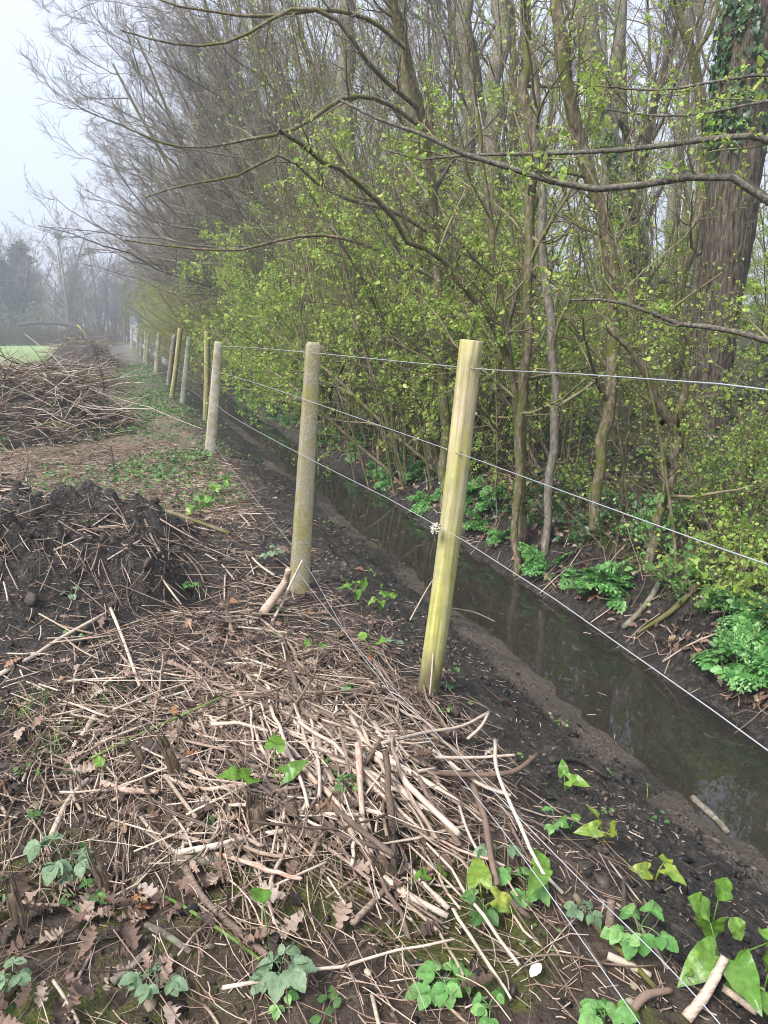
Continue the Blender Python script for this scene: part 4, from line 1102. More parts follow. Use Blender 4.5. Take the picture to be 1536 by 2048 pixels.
# ================================================================ brush heaps along the fence
def brush(seed, c, rx, ry, h, n, label, red=0.5, green=0):
    rg = np.random.default_rng(seed)
    u = np.linspace(0, 1, 14); th = np.linspace(0, 2 * pi, 41)[:-1]
    TH, U = np.meshgrid(th, u, indexing='ij')
    X = rx * U * np.cos(TH); Y = ry * U * np.sin(TH)
    n0 = fbm(X + 5, Y + 5, 0.6, seed)
    Z = h * 0.82 * (1 - sstep(0.25, 1.03, U + 0.35 * (n0 - 0.5))) - 0.06
    z0 = Hs(c[0], c[1])
    r = root("brush_heap", (c[0], c[1], z0))
    ii = np.arange(40)[:, None] * 14 + np.arange(13)[None]; jj = ((np.arange(40) + 1) % 40)[:, None] * 14 + np.arange(13)[None]
    o = mesh("mound", np.stack([X, Y, Z], -1).reshape(-1, 3), np.stack([ii, ii + 1, jj + 1, jj], -1).reshape(-1, 4), M_MUDH, parent=r)
    a = rg.uniform(0, 2 * pi, n); q = np.sqrt(rg.uniform(0, 1, n)) * 0.95
    S = np.column_stack([rx * q * np.cos(a), ry * q * np.sin(a), h * 0.86 * (1 - sstep(0.25, 1.06, q)) - 0.03 + rg.uniform(0, 0.13, n)])
    D = np.column_stack([rg.normal(size=(n, 2)), 0.30 * rg.normal(size=n) - 0.05])
    L = np.exp(rg.normal(math.log(0.38), 0.5, n)) * (0.6 + 0.5 * h)
    P = walk(rg, S, D, L, 5, 0.13, (0, 0, -0.03)); P[:, :, 2] = np.maximum(P[:, :, 2], -0.03)
    R = taper(np.maximum(0.003, rg.uniform(0.002, 0.0085, n)), 5, 0.6)
    V, F = tubes(P, R, 4); mesh("twig_tangle", V, F, M_BRUSH, parent=r)["kind"] = "stuff"
    # longer curved boughs with side twigs
    m = max(8, n // 60); a = rg.uniform(0, 2 * pi, m); q = np.sqrt(rg.uniform(0, .8, m))
    S = np.column_stack([rx * q * np.cos(a), ry * q * np.sin(a), h * 0.9 * (1 - sstep(0.25, 1.06, q)) + 0.03])
    P = walk(rg, S, np.column_stack([rg.normal(size=(m, 2)), 0.3 * np.ones(m)]), rg.uniform(0.7, 1.5, m) * (0.5 + 0.5 * h), 8, 0.16, (0, 0, -0.07)); R = taper(rg.uniform(0.008, 0.016, m), 8, 0.35)
    lv = grow(rg, P, R, [dict(s=dict(n=6, t0=0.2, ang=45, lr=0.4, rr=0.6, rmin=0.004), K=5, wig=0.18, trop=(0, 0, 0.02))])
    V, F = tube_levels(lv, [5, 3], 0, 2); mesh("boughs", V, F, M_BARK, parent=r)
    if green:
        k = green; a = rg.uniform(0, 2 * pi, k); q = np.sqrt(rg.uniform(0.1, 1, k))
        S = np.column_stack([rx * q * np.cos(a), ry * q * np.sin(a), h * 0.86 * (1 - sstep(0.25, 1.06, q)) + rg.uniform(0, .08, k)])
        S += 0.25 * np.column_stack([fbm(S[:, 0], S[:, 1], .3, 3) - .5, fbm(S[:, 0], S[:, 1], .3, 4) - .5, np.zeros(k)])
        B = basis(rg.normal(size=(k, 3)), rg.normal(size=(k, 3)) + [0, 0, 2.0]) * rg.uniform(.03, .07, k)[:, None, None]
        V, F = inst(LEAF5[0], LEAF5[1], S, B); mesh("weed_leaves", V, F, M_WEED, parent=r)
    return tag(r, label, "brush heap")


M_MUDH = simplemat("heap_mud", [(0.3, (0.010, 0.009, 0.008)), (0.6, (0.045, 0.035, 0.028)), (0.8, (0.12, 0.09, 0.065))], 0.7, (14, 14, 14), 0.8, 0.4, False)
brush(501, (-1.35, 12.0), 1.6, 1.8, 0.98, 2800, "wide heap of reddish cut brushwood and thorn twigs next to the field", green=900)
brush(502, (-0.95, 19.5), 1.0, 1.9, 0.55, 900, "low black muddy heap dotted with green weeds, midway along the fence", green=700)
brush(503, (-1.35, 31.0), 1.5, 1.8, 1.12, 1400, "tall reddish brush heap rising farthest along the fence", green=400)
brush(504, (-3.3, 13.2), 1.2, 1.3, 0.45, 900, "low tangle of dark thorn twigs spilling onto the grass")

# ================================================================ dead stems on the ground
def nrmz(x, y, e=0.04):
    gx_ = (H(x + e, y) - H(x - e, y)) / (2 * e); gy_ = (H(x, y + e) - H(x, y - e)) / (2 * e)
    return unit(np.stack([-gx_, -gy_, np.ones_like(gx_)], -1)), gx_, gy_


FLOW = math.atan2(*(gp(950, 1700) - gp(690, 1440))[[1, 0]])
rg = np.random.default_rng(77)


def strew(n):
    """where the dead stems lie: position, heading, length, radius"""
    out = []
    while sum(len(a[0]) for a in out) < n:
        m = 6000
        x = rg.uniform(-1.6, 1.75, m); y = 0.95 + 9 * rg.uniform(0, 1, m) ** 1.8
        d = 1.0 * np.exp(-((x - 0.52 - 0.05 * (y - 2)) / 0.42) ** 2 - ((y - 2.35) / 0.75) ** 2)
        d += 0.75 * np.exp(-((x - 0.1) / 0.65) ** 2 - ((y - 3.0) / 0.5) ** 2)
        d += 0.5 * np.exp(-((x + 0.5) / 0.8) ** 2 - ((y - 2.6) / 0.6) ** 2)
        d += 0.42 * np.exp(-((x - 0.65) / 0.30) ** 2) * (y > 3) * (y < 9)
        d += 0.15 * (x < 0.9) + 0.30 * (y > 6.0) * (x < 0.9)
        d *= 1 - sstep(1.0, 1.5, x) * 0.93
        d += 0.22 * (heap(x, y) > 0.10)
        d *= 0.45 + 0.9 * fbm(x, y, 0.4, 201)
        d *= (1 - 0.72 * (1 - sstep(1.4, 2.0, y))) * (1 - 0.35 * sstep(-0.2, -0.7, x))
        d *= 0.22 + 0.78 * np.maximum(np.exp(-((x - 0.55) / 0.5) ** 2 - ((y - 2.4) / 0.8) ** 2), sstep(0.44, 0.56, fbm(x, y, 0.45, 209)))
        k = rg.random(m) < d
        out.append((x[k], y[k]))
    x = np.concatenate([a[0] for a in out])[:n]; y = np.concatenate([a[1] for a in out])[:n]
    core = np.exp(-((x - 0.55) / 0.5) ** 2 - ((y - 2.1) / 0.7) ** 2)
    al = rg.random(n) < 0.35 + 0.4 * core
    h = np.where(al, FLOW + rg.normal(0, 0.38, n), rg.uniform(0, 2 * pi, n))
    return x, y, h, core


NS = 4600
sx_, sy_, sh_, core = strew(NS)
sL = np.clip(np.exp(rg.normal(math.log(0.16), 0.6, NS)) * (1 + 0.6 * core), 0.04, 0.75)
sR = np.clip(np.exp(rg.normal(math.log(0.0024), 0.55, NS)) * (1 + 0.35 * core), 0.0009, 0.0085)
sR = np.minimum(sR, 0.032 * sL)
size = sL * sR ** 0.5 / np.hypot(sx_, sy_)
order = np.argsort(-size)
lift = np.maximum(0, rg.normal(0.010, 0.010, NS)) + 0.055 * core * rg.random(NS)
e = 0.5 * sL
xa, ya = sx_ - np.cos(sh_) * e, sy_ - np.sin(sh_) * e
xb, yb = sx_ + np.cos(sh_) * e, sy_ + np.sin(sh_) * e
za, zb, zm = H(xa, ya), H(xb, yb), H(sx_, sy_)
zc = np.maximum(zm, 0.5 * (za + zb)) + sR + lift * 0.7
pitch = np.arctan2(zb - za, sL) + rg.normal(0, 0.06, NS)


def stickvar(seed, L, R, bend):
    """one dead stem along +X, centred, rough broken ends"""
    rg = np.random.default_rng(seed); K = 9
    t = np.linspace(-0.5, 0.5, K)
    P = np.column_stack([t * L, bend * L * np.abs(t - 0.15) ** 1.3 + L * 0.007 * rg.normal(size=K), L * 0.006 * rg.normal(size=K)])[None]
    r = R * (1 - 0.25 * (t + 0.5)) * (1 + 0.07 * rg.normal(size=K))
    if R > 0.003: r[int(rg.integers(2, 7))] *= 1.25
    V, F = tubes(P, r[None], 7, True)
    V[:7, 0] += rg.normal(size=7) * R * 0.9; V[-7:, 0] += rg.normal(size=7) * R * 0.9
    return V, F


gs = "dead stems strewn over the mud"
LBS = "dry broken dead stem lying among many in the litter beside the fence"
vars_ = {}
for j, i in enumerate(order[:270]):
    pale = core[i] > rg.uniform(0.1, 1.0); key = (round(math.log(sL[i]) * 3), round(math.log(sR[i]) * 2.2), bool(pale))
    if key not in vars_:
        V, F = stickvar(1000 + len(vars_), math.exp(key[0] / 3), math.exp(key[1] / 2.2), rg.normal() * 0.12)
        o = mesh("dry_stick", V, F, M_STICK if pale else M_STICKB, smooth=False); vars_[key] = o
    else:
        o = vars_[key].copy(); COL.objects.link(o)
    o.location = (sx_[i], sy_[i], zc[i]); o.rotation_euler = (rg.uniform(0, 6.28), -pitch[i], sh_[i])
    tag(o, LBS, "dead stem", gs)
rest = order[270:]
K = 5; t = np.linspace(-0.5, 0.5, K)
bn = rg.normal(0, 0.12, len(rest))
dx, dy = np.cos(sh_[rest]), np.sin(sh_[rest])
P = np.stack([sx_[rest][:, None] + (dx * sL[rest])[:, None] * t - (dy * sL[rest] * bn)[:, None] * (t**2),
              sy_[rest][:, None] + (dy * sL[rest])[:, None] * t + (dx * sL[rest] * bn)[:, None] * (t**2),
              zc[rest][:, None] + (np.sin(pitch[rest]) * sL[rest])[:, None] * t], -1)
pl = core[rest] > rg.uniform(0.1, 1.0, len(rest))
V, F = tubes(P[pl], np.repeat(sR[rest][pl][:, None], K, 1), 5, True); tag(mesh("stem_litter", V, F, M_STICK, smooth=False), kind='stuff')
V, F = tubes(P[~pl], np.repeat(sR[rest][~pl][:, None], K, 1), 5, True); tag(mesh("stem_litter", V, F, M_STICKB, smooth=False), kind='stuff')
# pale straw over the flat ground behind the mud heap
n = 7000
x = rg.uniform(-2.6, 0.95, n); y = rg.uniform(5.7, 10.0, n); k = (heap(x, y) < 0.06) & (rg.random(n) < .3 + .9 * fbm(x, y, .5, 211)); x, y = x[k], y[k]; n = len(x)
h = rg.uniform(0, 6.28, n); L = np.clip(np.exp(rg.normal(math.log(.13), .5, n)), .04, .5); tt = np.linspace(-.5, .5, 4)
P = np.stack([x[:, None] + (np.cos(h) * L)[:, None] * tt, y[:, None] + (np.sin(h) * L)[:, None] * tt, (H(x, y) + .008 + .03 * rg.random(n))[:, None] + (rg.normal(0, .15, n) * L)[:, None] * tt], -1)
P[:, 1:3] += rg.normal(size=(n, 2, 3)) * (L * .05)[:, None, None]
V, F = tubes(P, np.repeat(rg.uniform(.001, .0028, n)[:, None], 4, 1), 4)
tag(mesh("pale_straw", V, F, M_STRAW), kind='stuff')
# long matted straw between the two nearest posts and down the pile
n = 3000
x = 0.45 + 0.42 * rg.normal(size=n); y = 2.55 + 0.75 * rg.normal(size=n); k = (y > 1.2) & (x < 1.25 - 0.1 * rg.random(n)) & (x > -0.9); x, y = x[k], y[k]; n = len(x)
h = np.where(rg.random(n) < .55, FLOW + rg.normal(0, .45, n), rg.uniform(0, 6.28, n)); L = np.clip(np.exp(rg.normal(math.log(.15), .5, n)), .05, .5)
tt = np.linspace(-.5, .5, 5); bn = rg.normal(0, .22, n)
P = np.stack([x[:, None] + (np.cos(h) * L)[:, None] * tt - (np.sin(h) * L * bn)[:, None] * tt**2, y[:, None] + (np.sin(h) * L)[:, None] * tt + (np.cos(h) * L * bn)[:, None] * tt**2, np.zeros((n, 5))], -1)
P[:, :, 2] = H(P[:, :, 0], P[:, :, 1]) * 0.6 + 0.4 * H(x, y)[:, None] + .006 + (.045 * rg.random(n) ** 1.6)[:, None] + (rg.normal(0, .10, n) * L)[:, None] * tt
V, F = tubes(P, np.repeat(rg.uniform(.0006, .0016, n)[:, None], 5, 1), 4)
tag(mesh("matted_straw", V, F, M_STRAW), kind='stuff')
# fine straw, bark and chip bits
n = 40000
x = rg.uniform(-2.2, 1.9, n); y = 0.9 + 9.5 * rg.random(n) ** 1.6
dn = (1 - 0.62 * sstep(1.0, 1.4, x)) * (0.12 + 1.1 * sstep(0.38, 0.66, fbm(x, y, 0.4, 203))) * (1 + 0.30 * (heap(x, y) > 0.1)) * (1 - 0.55 * (y < 1.75)) * np.where(x > 1.75, 0.3, 1)
k = rg.random(n) < dn * 0.9; x, y = x[k], y[k]; n = len(x)
h = np.where(rg.random(n) < 0.4, FLOW + rg.normal(0, .5, n), rg.uniform(0, 6.28, n)); L = np.clip(np.exp(rg.normal(math.log(0.038), 0.55, n)), .010, .18)
L = np.where(x > 1.2, L * 0.5, L)
tt = np.linspace(-.5, .5, 3)
P = np.stack([x[:, None] + (np.cos(h) * L)[:, None] * tt, y[:, None] + (np.sin(h) * L)[:, None] * tt, (H(x, y) + 0.003 + 0.010 * rg.random(n) ** 2)[:, None] + (rg.normal(0, .16, n) * L)[:, None] * tt], -1)
P[:, 1] += rg.normal(size=(n, 3)) * (L * 0.05)[:, None]
V, F = tubes(P, np.repeat(rg.uniform(0.0006, 0.0022, n)[:, None], 3, 1), 4)
tag(mesh("straw_litter", V, F, M_STRAW), kind='stuff')

# crumbs of black earth and bark
n = 26000
x = rg.uniform(-2.2, 3.3, n); y = 0.9 + 9.0 * rg.random(n) ** 1.5
k = rg.random(n) < (0.25 + 0.9 * fbm(x, y, 0.4, 204)) * np.where((x > 2.0) & (x < 2.95), 0, 1) * (0.6 + 0.5 * (heap(x, y) > .05) + 0.3 * (x > 1.0)); x, y = x[k], y[k]; n = len(x)
OC = np.array([(1, 0, 0), (-1, 0, 0), (0, 1, 0), (0, -1, 0), (0, 0, .7), (0, 0, -.7)], float); OF = np.array([(0, 2, 4), (2, 1, 4), (1, 3, 4), (3, 0, 4), (2, 0, 5), (1, 2, 5), (3, 1, 5), (0, 3, 5)])
s_ = np.clip(np.exp(rg.normal(math.log(0.0055), 0.6, n)), .002, .024)
B = basis(rg.normal(size=(n, 3)), rg.normal(size=(n, 3)) + [0, 0, 1]) * np.stack([s_ * rg.uniform(.6, 1, n), s_ * rg.uniform(1, 2.2, n), s_], -1)[:, None, :]
V, F = inst(OC, OF, np.stack([x, y, H(x, y) + s_ * 0.2], -1), B); V += rg.normal(size=V.shape) * .0012
tag(mesh("mud_crumbs", V, F, M_CRUMB, smooth=False), kind='stuff')

# clods of turned earth on and round the heap
import bmesh
bm = bmesh.new(); bmesh.ops.create_icosphere(bm, subdivisions=2, radius=1.0)
CV = np.array([v.co[:] for v in bm.verts]); CF = np.array([[v.index for v in f.verts] for f in bm.faces]); bm.free()
n = 2600
x = rg.uniform(-2.6, 1.7, n); y = rg.uniform(1.2, 7.0, n); k = rg.random(n) < 0.12 + 0.75 * (heap(x, y) > .06) * sstep(.35, .6, fbm(x, y, .4, 215)); x, y = x[k], y[k]; n = len(x)
s_ = np.clip(np.exp(rg.normal(math.log(0.016), .5, n)), .006, .045) * np.where(heap(x, y) > .05, 1, .7)
B = basis(rg.normal(size=(n, 3)), rg.normal(size=(n, 3))) * np.stack([s_, s_ * rg.uniform(.8, 1.5, n), s_ * rg.uniform(.5, .9, n)], -1)[:, None, :]
V, F = inst(CV, CF, np.zeros((n, 3)), B); kk = len(CV); ctr = np.repeat(np.stack([x, y, H(x, y) + s_ * .15], -1), kk, 0); sr = np.repeat(s_, kk)
oo = np.repeat(rg.uniform(0, 50, n), kk)
V = V * (1 + 1.1 * (fbm(V[:, 0] / sr + oo, V[:, 1] / sr + V[:, 2] / sr * .7, 0.8, 9, 3) - .5))[:, None] + ctr
tag(mesh("mud_clods", V, F, M_CLOD, smooth=False), kind='stuff')

# ---------------------------------------------------------------- dead oak leaves
def curl(tmpl, seed):
    rg = np.random.default_rng(seed); V = tmpl[0].copy()
    a = rg.uniform(-0.8, 1.6); V[:, 2] += a * V[:, 0] ** 2 * 1.2 + rg.uniform(-.5, .5) * (V[:, 1] - .5) ** 2 + 0.05 * rg.normal(size=len(V)) + 0.2 * rg.normal() * V[:, 0] * V[:, 1]
    V[:, 0] += 0.12 * rg.normal() * V[:, 1] ** 2
    return V, tmpl[1]


OAKV = [curl(OAKT, s) for s in range(10)]
n = 9000
x = rg.uniform(-1.7, 1.5, n); y = 0.95 + 7 * rg.random(n) ** 1.7
d = 0.5 * np.exp(-((x + 0.05) / 0.7) ** 2 - ((y - 1.9) / 0.6) ** 2) + 0.6 * np.exp(-((x - 0.3) / 0.5) ** 2 - ((y - 2.9) / 0.7) ** 2) + 0.10
d *= (1 - 0.85 * sstep(0.95, 1.3, x)) * (1 - 0.8 * (heap(x, y) > 0.06)) * sstep(0.38, 0.62, fbm(x, y, 0.45, 207)) * 0.75
k = rg.random(n) < d; x, y = x[k], y[k]; n = len(x)
sz = rg.uniform(0.045, 0.095, n); order = np.argsort(-sz / np.hypot(x, y))
nn, _, _ = nrmz(x, y)
B = basis(np.column_stack([rg.normal(size=(n, 2)), 0.15 * rg.normal(size=n)]), nn + 0.35 * rg.normal(size=(n, 3)))
S = np.stack([x, y, H(x, y) + 0.012 + 0.030 * rg.random(n)], -1)
import mathutils
protos = {}
for j, i in enumerate(order[:240]):
    v = j % 10
    if v not in protos: o = mesh("dead_leaf", OAKV[v][0], OAKV[v][1], M_DLEAF); protos[v] = o
    else: o = protos[v].copy(); COL.objects.link(o)
    M = mathutils.Matrix(B[i] * sz[i]).to_4x4(); M.translation = S[i]; o.matrix_world = M
    tag(o, "curled brown oak leaf lying among many on the mud and dead stems", "dead leaf", "dead oak leaves on the ground")
parts = []
for v in range(10):
    q = order[240:][v::10]; parts.append(inst(OAKV[v][0], OAKV[v][1], S[q], B[q] * sz[q][:, None, None]))
V, F = merge(parts); tag(mesh("leaf_litter", V, F, M_DLEAF), kind='stuff')


# ---------------------------------------------------------------- stems one can single out: (px,py)->(px,py), radius, bend, lift, material, label
def stem(pts, r, label, mat=M_STICK, lift=0.012, lifts=None, name="dry_stick", cat="dead stem", r1=None, twig=None):
    W = []
    for i, q in enumerate(pts):
        l = lifts[i] if lifts else lift
        p = gp(*q)
        if l > 0.03:   # keep the picture position while raising it
            for _ in range(6): p = atz(q[0], q[1], Hs(p[0], p[1]) + l)
        else: p[2] += l
        W.append(p)
    c = np.mean(W, 0); P = poly(np.array(W) - c, 12)[None]
    rr = np.linspace(r, r1 or r * 0.8, 12) * (1 + 0.06 * np.random.default_rng(int(pts[0][0])).normal(size=12))
    V, F = tubes(P, rr[None], 8, True)
    o = mesh(name, V, F, mat); o.location = c
    return tag(o, label, cat)


stem([(0, 1358), (60, 1325), (130, 1280), (210, 1235)], 0.011, "long straight pale stem pointing up the mud heap from the frame edge", lift=0.02)
stem([(222, 1228), (245, 1285), (280, 1385)], 0.008, "reddish-tan stem propped against the foot of the mud heap", lift=0.03)
stem([(345, 1335), (420, 1375), (505, 1406)], 0.009, "long tan stem slanting below the mud heap's dark notch", lift=0.025)
stem([(385, 1338), (450, 1340), (528, 1340)], 0.008, "thin brownish stem lying level under the mud heap", lift=0.03)
stem([(205, 1576), (250, 1590), (318, 1595)], 0.010, "short thick bleached stem lying near the cut stumps", lift=0.018)
stem([(105, 1685), (150, 1600), (178, 1572)], 0.009, "pale split stem standing behind the grey-leaved bramble", lift=0.025)
stem([(330, 1570), (400, 1597), (520, 1590), (557, 1612)], 0.008, "long crooked pale stem running toward the bright arrow leaves", lift=0.03)
stem([(270, 1628), (310, 1680), (352, 1717)], 0.006, "thin curved pale stem ending at the split log", lift=0.02)
stem([(365, 1735), (400, 1800), (470, 1870), (540, 1930)], 0.010, "long bowed cream stem sweeping down to the lone upright leaf", lift=0.02)
stem([(326, 1800), (400, 1843), (470, 1890), (520, 1930)], 0.005, "thin greenish stem alongside the bowed cream one", lift=0.014, mat=M_GRASS)
stem([(180, 1535), (300, 1475), (420, 1420), (470, 1395)], 0.006, "long yellow-green stem rising from the cut stumps", lift=0.03, mat=M_GRASS)
stem([(355, 1725), (430, 1712), (520, 1688), (580, 1680)], 0.009, "stout knobbly stem bridging over the dark hollow", lift=0.03, mat=M_BRUSH)
stem([(350, 1725), (420, 1728), (480, 1715)], 0.017, "half-rotten split log under the knobbly stem", lift=0.010, mat=M_BARKG, r1=0.012, cat="log", name="split_log")
stem([(475, 1702), (550, 1700), (605, 1695)], 0.014, "grey weathered split log lying beside the dark hollow", lift=0.010, mat=M_BARKG, r1=0.010, cat="log", name="split_log")
stem([(225, 1972), (265, 1940), (302, 1902)], 0.010, "short grey cut stick slanting on the mossy ground", lift=0.010, mat=M_BARKG)
stem([(293, 1857), (330, 1875), (382, 1912)], 0.009, "short lichen-white stick lying on bare mud", lift=0.010, mat=M_LIMB)
stem([(705, 1868), (760, 1810), (810, 1757)], 0.008, "straight pale stem slanting across the others near the split stump", lift=0.03)
stem([(735, 1745), (820, 1810), (895, 1850)], 0.010, "pair-like thick pale stem pointing at the big yellow leaf", lift=0.025)
stem([(812, 1745), (850, 1790), (897, 1835)], 0.009, "thick pale stem lying tight beside its twin near the yellow leaf", lift=0.025)
stem([(700, 1430), (740, 1500), (830, 1610)], 0.010, "grey-white straight stem under the two slack wires", lift=0.035)
stem([(750, 1505), (830, 1550), (920, 1607)], 0.010, "thick straight cream stem lying across the pile", lift=0.045)
stem([(830, 1540), (870, 1620), (920, 1690)], 0.008, "straight cream stem crossing beneath the thick cream one", lift=0.04)
stem([(560, 1615), (640, 1625), (715, 1645)], 0.009, "flat pale stem lying level behind the hollow", lift=0.02)
stem([(655, 1530), (680, 1540), (720, 1535), (748, 1500), (762, 1480)], 0.008, "curved orange-brown root stick hooking up between the stems", lift=0.05, mat=M_BRUSH)
stem([(762, 1487), (850, 1465), (930, 1450), (978, 1424)], 0.007, "pale branched stick poking out toward the ditch under the post", lifts=[.05, .06, .09, .13])
stem([(935, 1478), (960, 1455), (978, 1424)], 0.006, "short pale prong crossing the tip of the branched stick", lifts=[.05, .08, .13])
stem([(855, 1545), (940, 1550), (1020, 1545), (1075, 1508)], 0.009, "tan crooked branch with a snapped end jutting over the slope", lifts=[.05, .07, .09, .12], mat=M_BRUSH)
stem([(870, 1515), (950, 1515), (1030, 1510)], 0.006, "thin pale stem level above the crooked tan branch", lifts=[.05, .07, .09])
stem([(945, 1570), (970, 1640), (985, 1730), (995, 1770)], 0.010, "reddish thorny bramble cane running down the pile", lift=0.07, mat=M_BRUSH)
stem([(990, 1480), (1000, 1560), (1045, 1660), (1085, 1745), (1125, 1800)], 0.006, "long thin reddish bramble cane arching beside the slack wires", lifts=[.12, .14, .1, .06, .02], mat=M_BRUSH)
stem([(1010, 1790), (1035, 1830), (1060, 1850)], 0.008, "short grey stem lying beside the fresh bramble", lift=0.02)
stem([(1215, 1880), (1220, 1840), (1222, 1800)], 0.011, "short pale sawn stem standing upright beside the fresh-leaved seedling", lifts=[0, .05, .10], name="cut_stick")
stem([(1150, 1800), (1200, 1870), (1260, 1930), (1310, 1985)], 0.008, "long dark stem slanting down beside the slack wire", lift=0.012, mat=M_BARK)
stem([(1370, 2060), (1410, 1990), (1450, 1915)], 0.012, "thick pink-grey stem rising from the lower frame edge", lifts=[.03, .06, .10])
stem([(1215, 1920), (1250, 1935), (1300, 1960)], 0.010, "split brown stem by the crossing of low wire and soil", lift=0.012, mat=M_BRUSH)
stem([(1445, 1985), (1480, 2010), (1512, 2035)], 0.009, "short cream peeled stick near the lower corner", lift=0.012)
stem([(1250, 2060), (1285, 2010), (1340, 1995)], 0.010, "thick curved tan stick at the bottom edge", lift=0.02, mat=M_BRUSH)
stem([(1320, 1475), (1385, 1565), (1450, 1650)], 0.010, "dark wet stick lying half in the water's edge", lift=0.01, mat=M_DARK)
stem([(1385, 1600), (1440, 1650), (1455, 1665)], 0.014, "grey waterlogged branch at the water margin", lift=0.012, mat=M_BARKG)
stem([(1100, 1527), (1170, 1532), (1215, 1560)], 0.010, "black wet stick on the slope above the water", lift=0.01, mat=M_DARK)
stem([(895, 1215), (950, 1225), (990, 1243)], 0.005, "thin curved twig reaching over the water past the timber post", lifts=[.05, .06, .06])
stem([(230, 965), (226, 925), (221, 893)], 0.013, "slim black stake stuck upright behind the mud heap", lifts=[0, .12, .25], mat=M_DARK, name="black_stake", cat="stake", r1=0.010)
stem([(45, 960), (55, 915), (47, 885)], 0.012, "thin brown twig standing up at the frame edge behind the heap", lifts=[0, .1, .2], mat=M_BRUSH)
stem([(320, 1025), (390, 1050), (460, 1075)], 0.016, "dark branch lying along the crest of the mud heap", lift=0.03, mat=M_BARK)
stem([(525, 1235), (545, 1200), (572, 1160), (577, 1140)], 0.026, "forked bleached branch propped against the lichened concrete post", lifts=[.02, .06, .14, .2], r1=0.016)
stem([(545, 1250), (560, 1215), (590, 1150), (605, 1120)], 0.008, "thin bleached twig leaning on the lichened concrete post", lifts=[.02, .06, .14, .22])
stem([(858, 1402), (864, 1340), (868, 1278)], 0.004, "thin dry stalk standing against the foot of the timber post", lifts=[.0, .13, .26])
stem([(820, 1240), (850, 1185), (895, 1130)], 0.004, "thin arching reddish twig left of the timber post", lifts=[.05, .2, .3], mat=M_BRUSH)
# cut stumps
for pts, r, lb in [([(360, 1560), (345, 1520), (328, 1482)], 0.020, "leaning cut stump with a pale chipped top, in front of the mud heap"),
                   ([(300, 1530), (275, 1500), (255, 1478)], 0.014, "dark splintered stump leaning beside the pale-topped one"),
                   ([(215, 1790), (200, 1740), (188, 1712)], 0.022, "frayed brown stump beside the grey-leaved bramble"),
                   ([(45, 1850), (30, 1800), (20, 1765)], 0.018, "torn brown stump at the frame edge"),
                   ([(510, 1665), (512, 1630), (510, 1600)], 0.035, "short mossy stump under the bright arrow leaves"),
                   ([(780, 1765), (770, 1735), (752, 1708)], 0.024, "split grey stump with splintered fibres amid the pile"),
                   ([(490, 1580), (492, 1555), (488, 1535)], 0.012, "short blunt brown peg beside the bright arrow leaves")]:
    q = [(p[0], pts[0][1]) for p in pts]
    b = gp(*pts[0]); W = [b + [0, 0, -.03]] + [atY(p[0], p[1], b[1]) for p in pts[1:]]
    P = poly(np.array(W) - b, 8)[None]
    rgx = np.random.default_rng(int(pts[0][0])); r *= 0.8
    pc = [tubes(P[:, :7], np.linspace(r * 1.25, r * 0.8, 7)[None], 10, True)]
    ax_ = unit(P[0, -1] - P[0, -3]); e1 = unit(np.cross(ax_, [0.3, 1, 0.1])); e2 = np.cross(ax_, e1)
    for _k in range(16):     # torn fibres round the break
        a_ = rgx.uniform(0, 6.28); q_ = rgx.uniform(.3, .95) * r; c_ = P[0, 3] + (e1 * math.cos(a_) + e2 * math.sin(a_)) * q_
        ln = np.linalg.norm(P[0, -1] - P[0, 3]) * rgx.uniform(.75, 1.35)
        Q = c_[None] + ax_[None] * ln * np.linspace(0, 1, 4)[:, None] + rgx.normal(size=(4, 3)) * r * .10
        pc.append(tubes(Q[None], (np.array([.34, .28, .2, .05]) * r * rgx.uniform(.6, 1.2))[None], 4))
    V, F = merge(pc)
    V += (fbm(V[:, 0] * 60, V[:, 1] * 60 + V[:, 2] * 10, 1, 8) - 0.5)[:, None] * [r * .5, r * .5, 0]
    o = mesh("stump", V, F, M_STUMP, smooth=False); o.location = b; tag(o, lb, "stump")
# roots and sticks of the far bank
stem([(1245, 1265), (1285, 1225), (1310, 1190), (1322, 1170)], 0.016, "forked grey-brown root reaching down the far bank to the mud", mat=M_BARKG, lift=0.03, r1=0.020, name="root", cat="root")
stem([(1275, 1275), (1350, 1225), (1385, 1190), (1405, 1175)], 0.012, "long bent root slanting down the far bank beside the forked one", mat=M_BARK, lift=0.03, r1=0.022, name="root", cat="root")
stem([(1325, 1330), (1380, 1295), (1440, 1270)], 0.006, "thin straight stick on the far mud above the water", lift=0.02)
stem([(1135, 1180), (1140, 1135)], 0.008, "short pale stick standing between the two parsley clumps", lifts=[0, .1])
stem([(975, 1105), (1010, 1060), (1060, 1010), (1110, 960)], 0.006, "long thin pale rod leaning on the far bank by the parsley", lifts=[.02, .1, .2, .3])
stem([(980, 1095), (1040, 1065), (1110, 1040)], 0.006, "thin pale rod lying lower on the far bank by the parsley", lifts=[.02, .05, .06])
b = gp(1270, 1100); c = gp(1545, 1085)
P = poly([b + [0, 0, .05], 0.5 * (b + c) + [0, .05, .05], c + [0, 0, .06], c + [0.8, 0, .06]], 20)[None]
rgx = np.random.default_rng(9); V, F = tubes(P, (np.linspace(0.05, 0.085, 20) * (1 + .08 * rgx.normal(size=20)))[None], 12, True)
tag(mesh("fallen_log", V, F, M_OAK), "fallen log lying along the top of the far bank under the oak", "log")
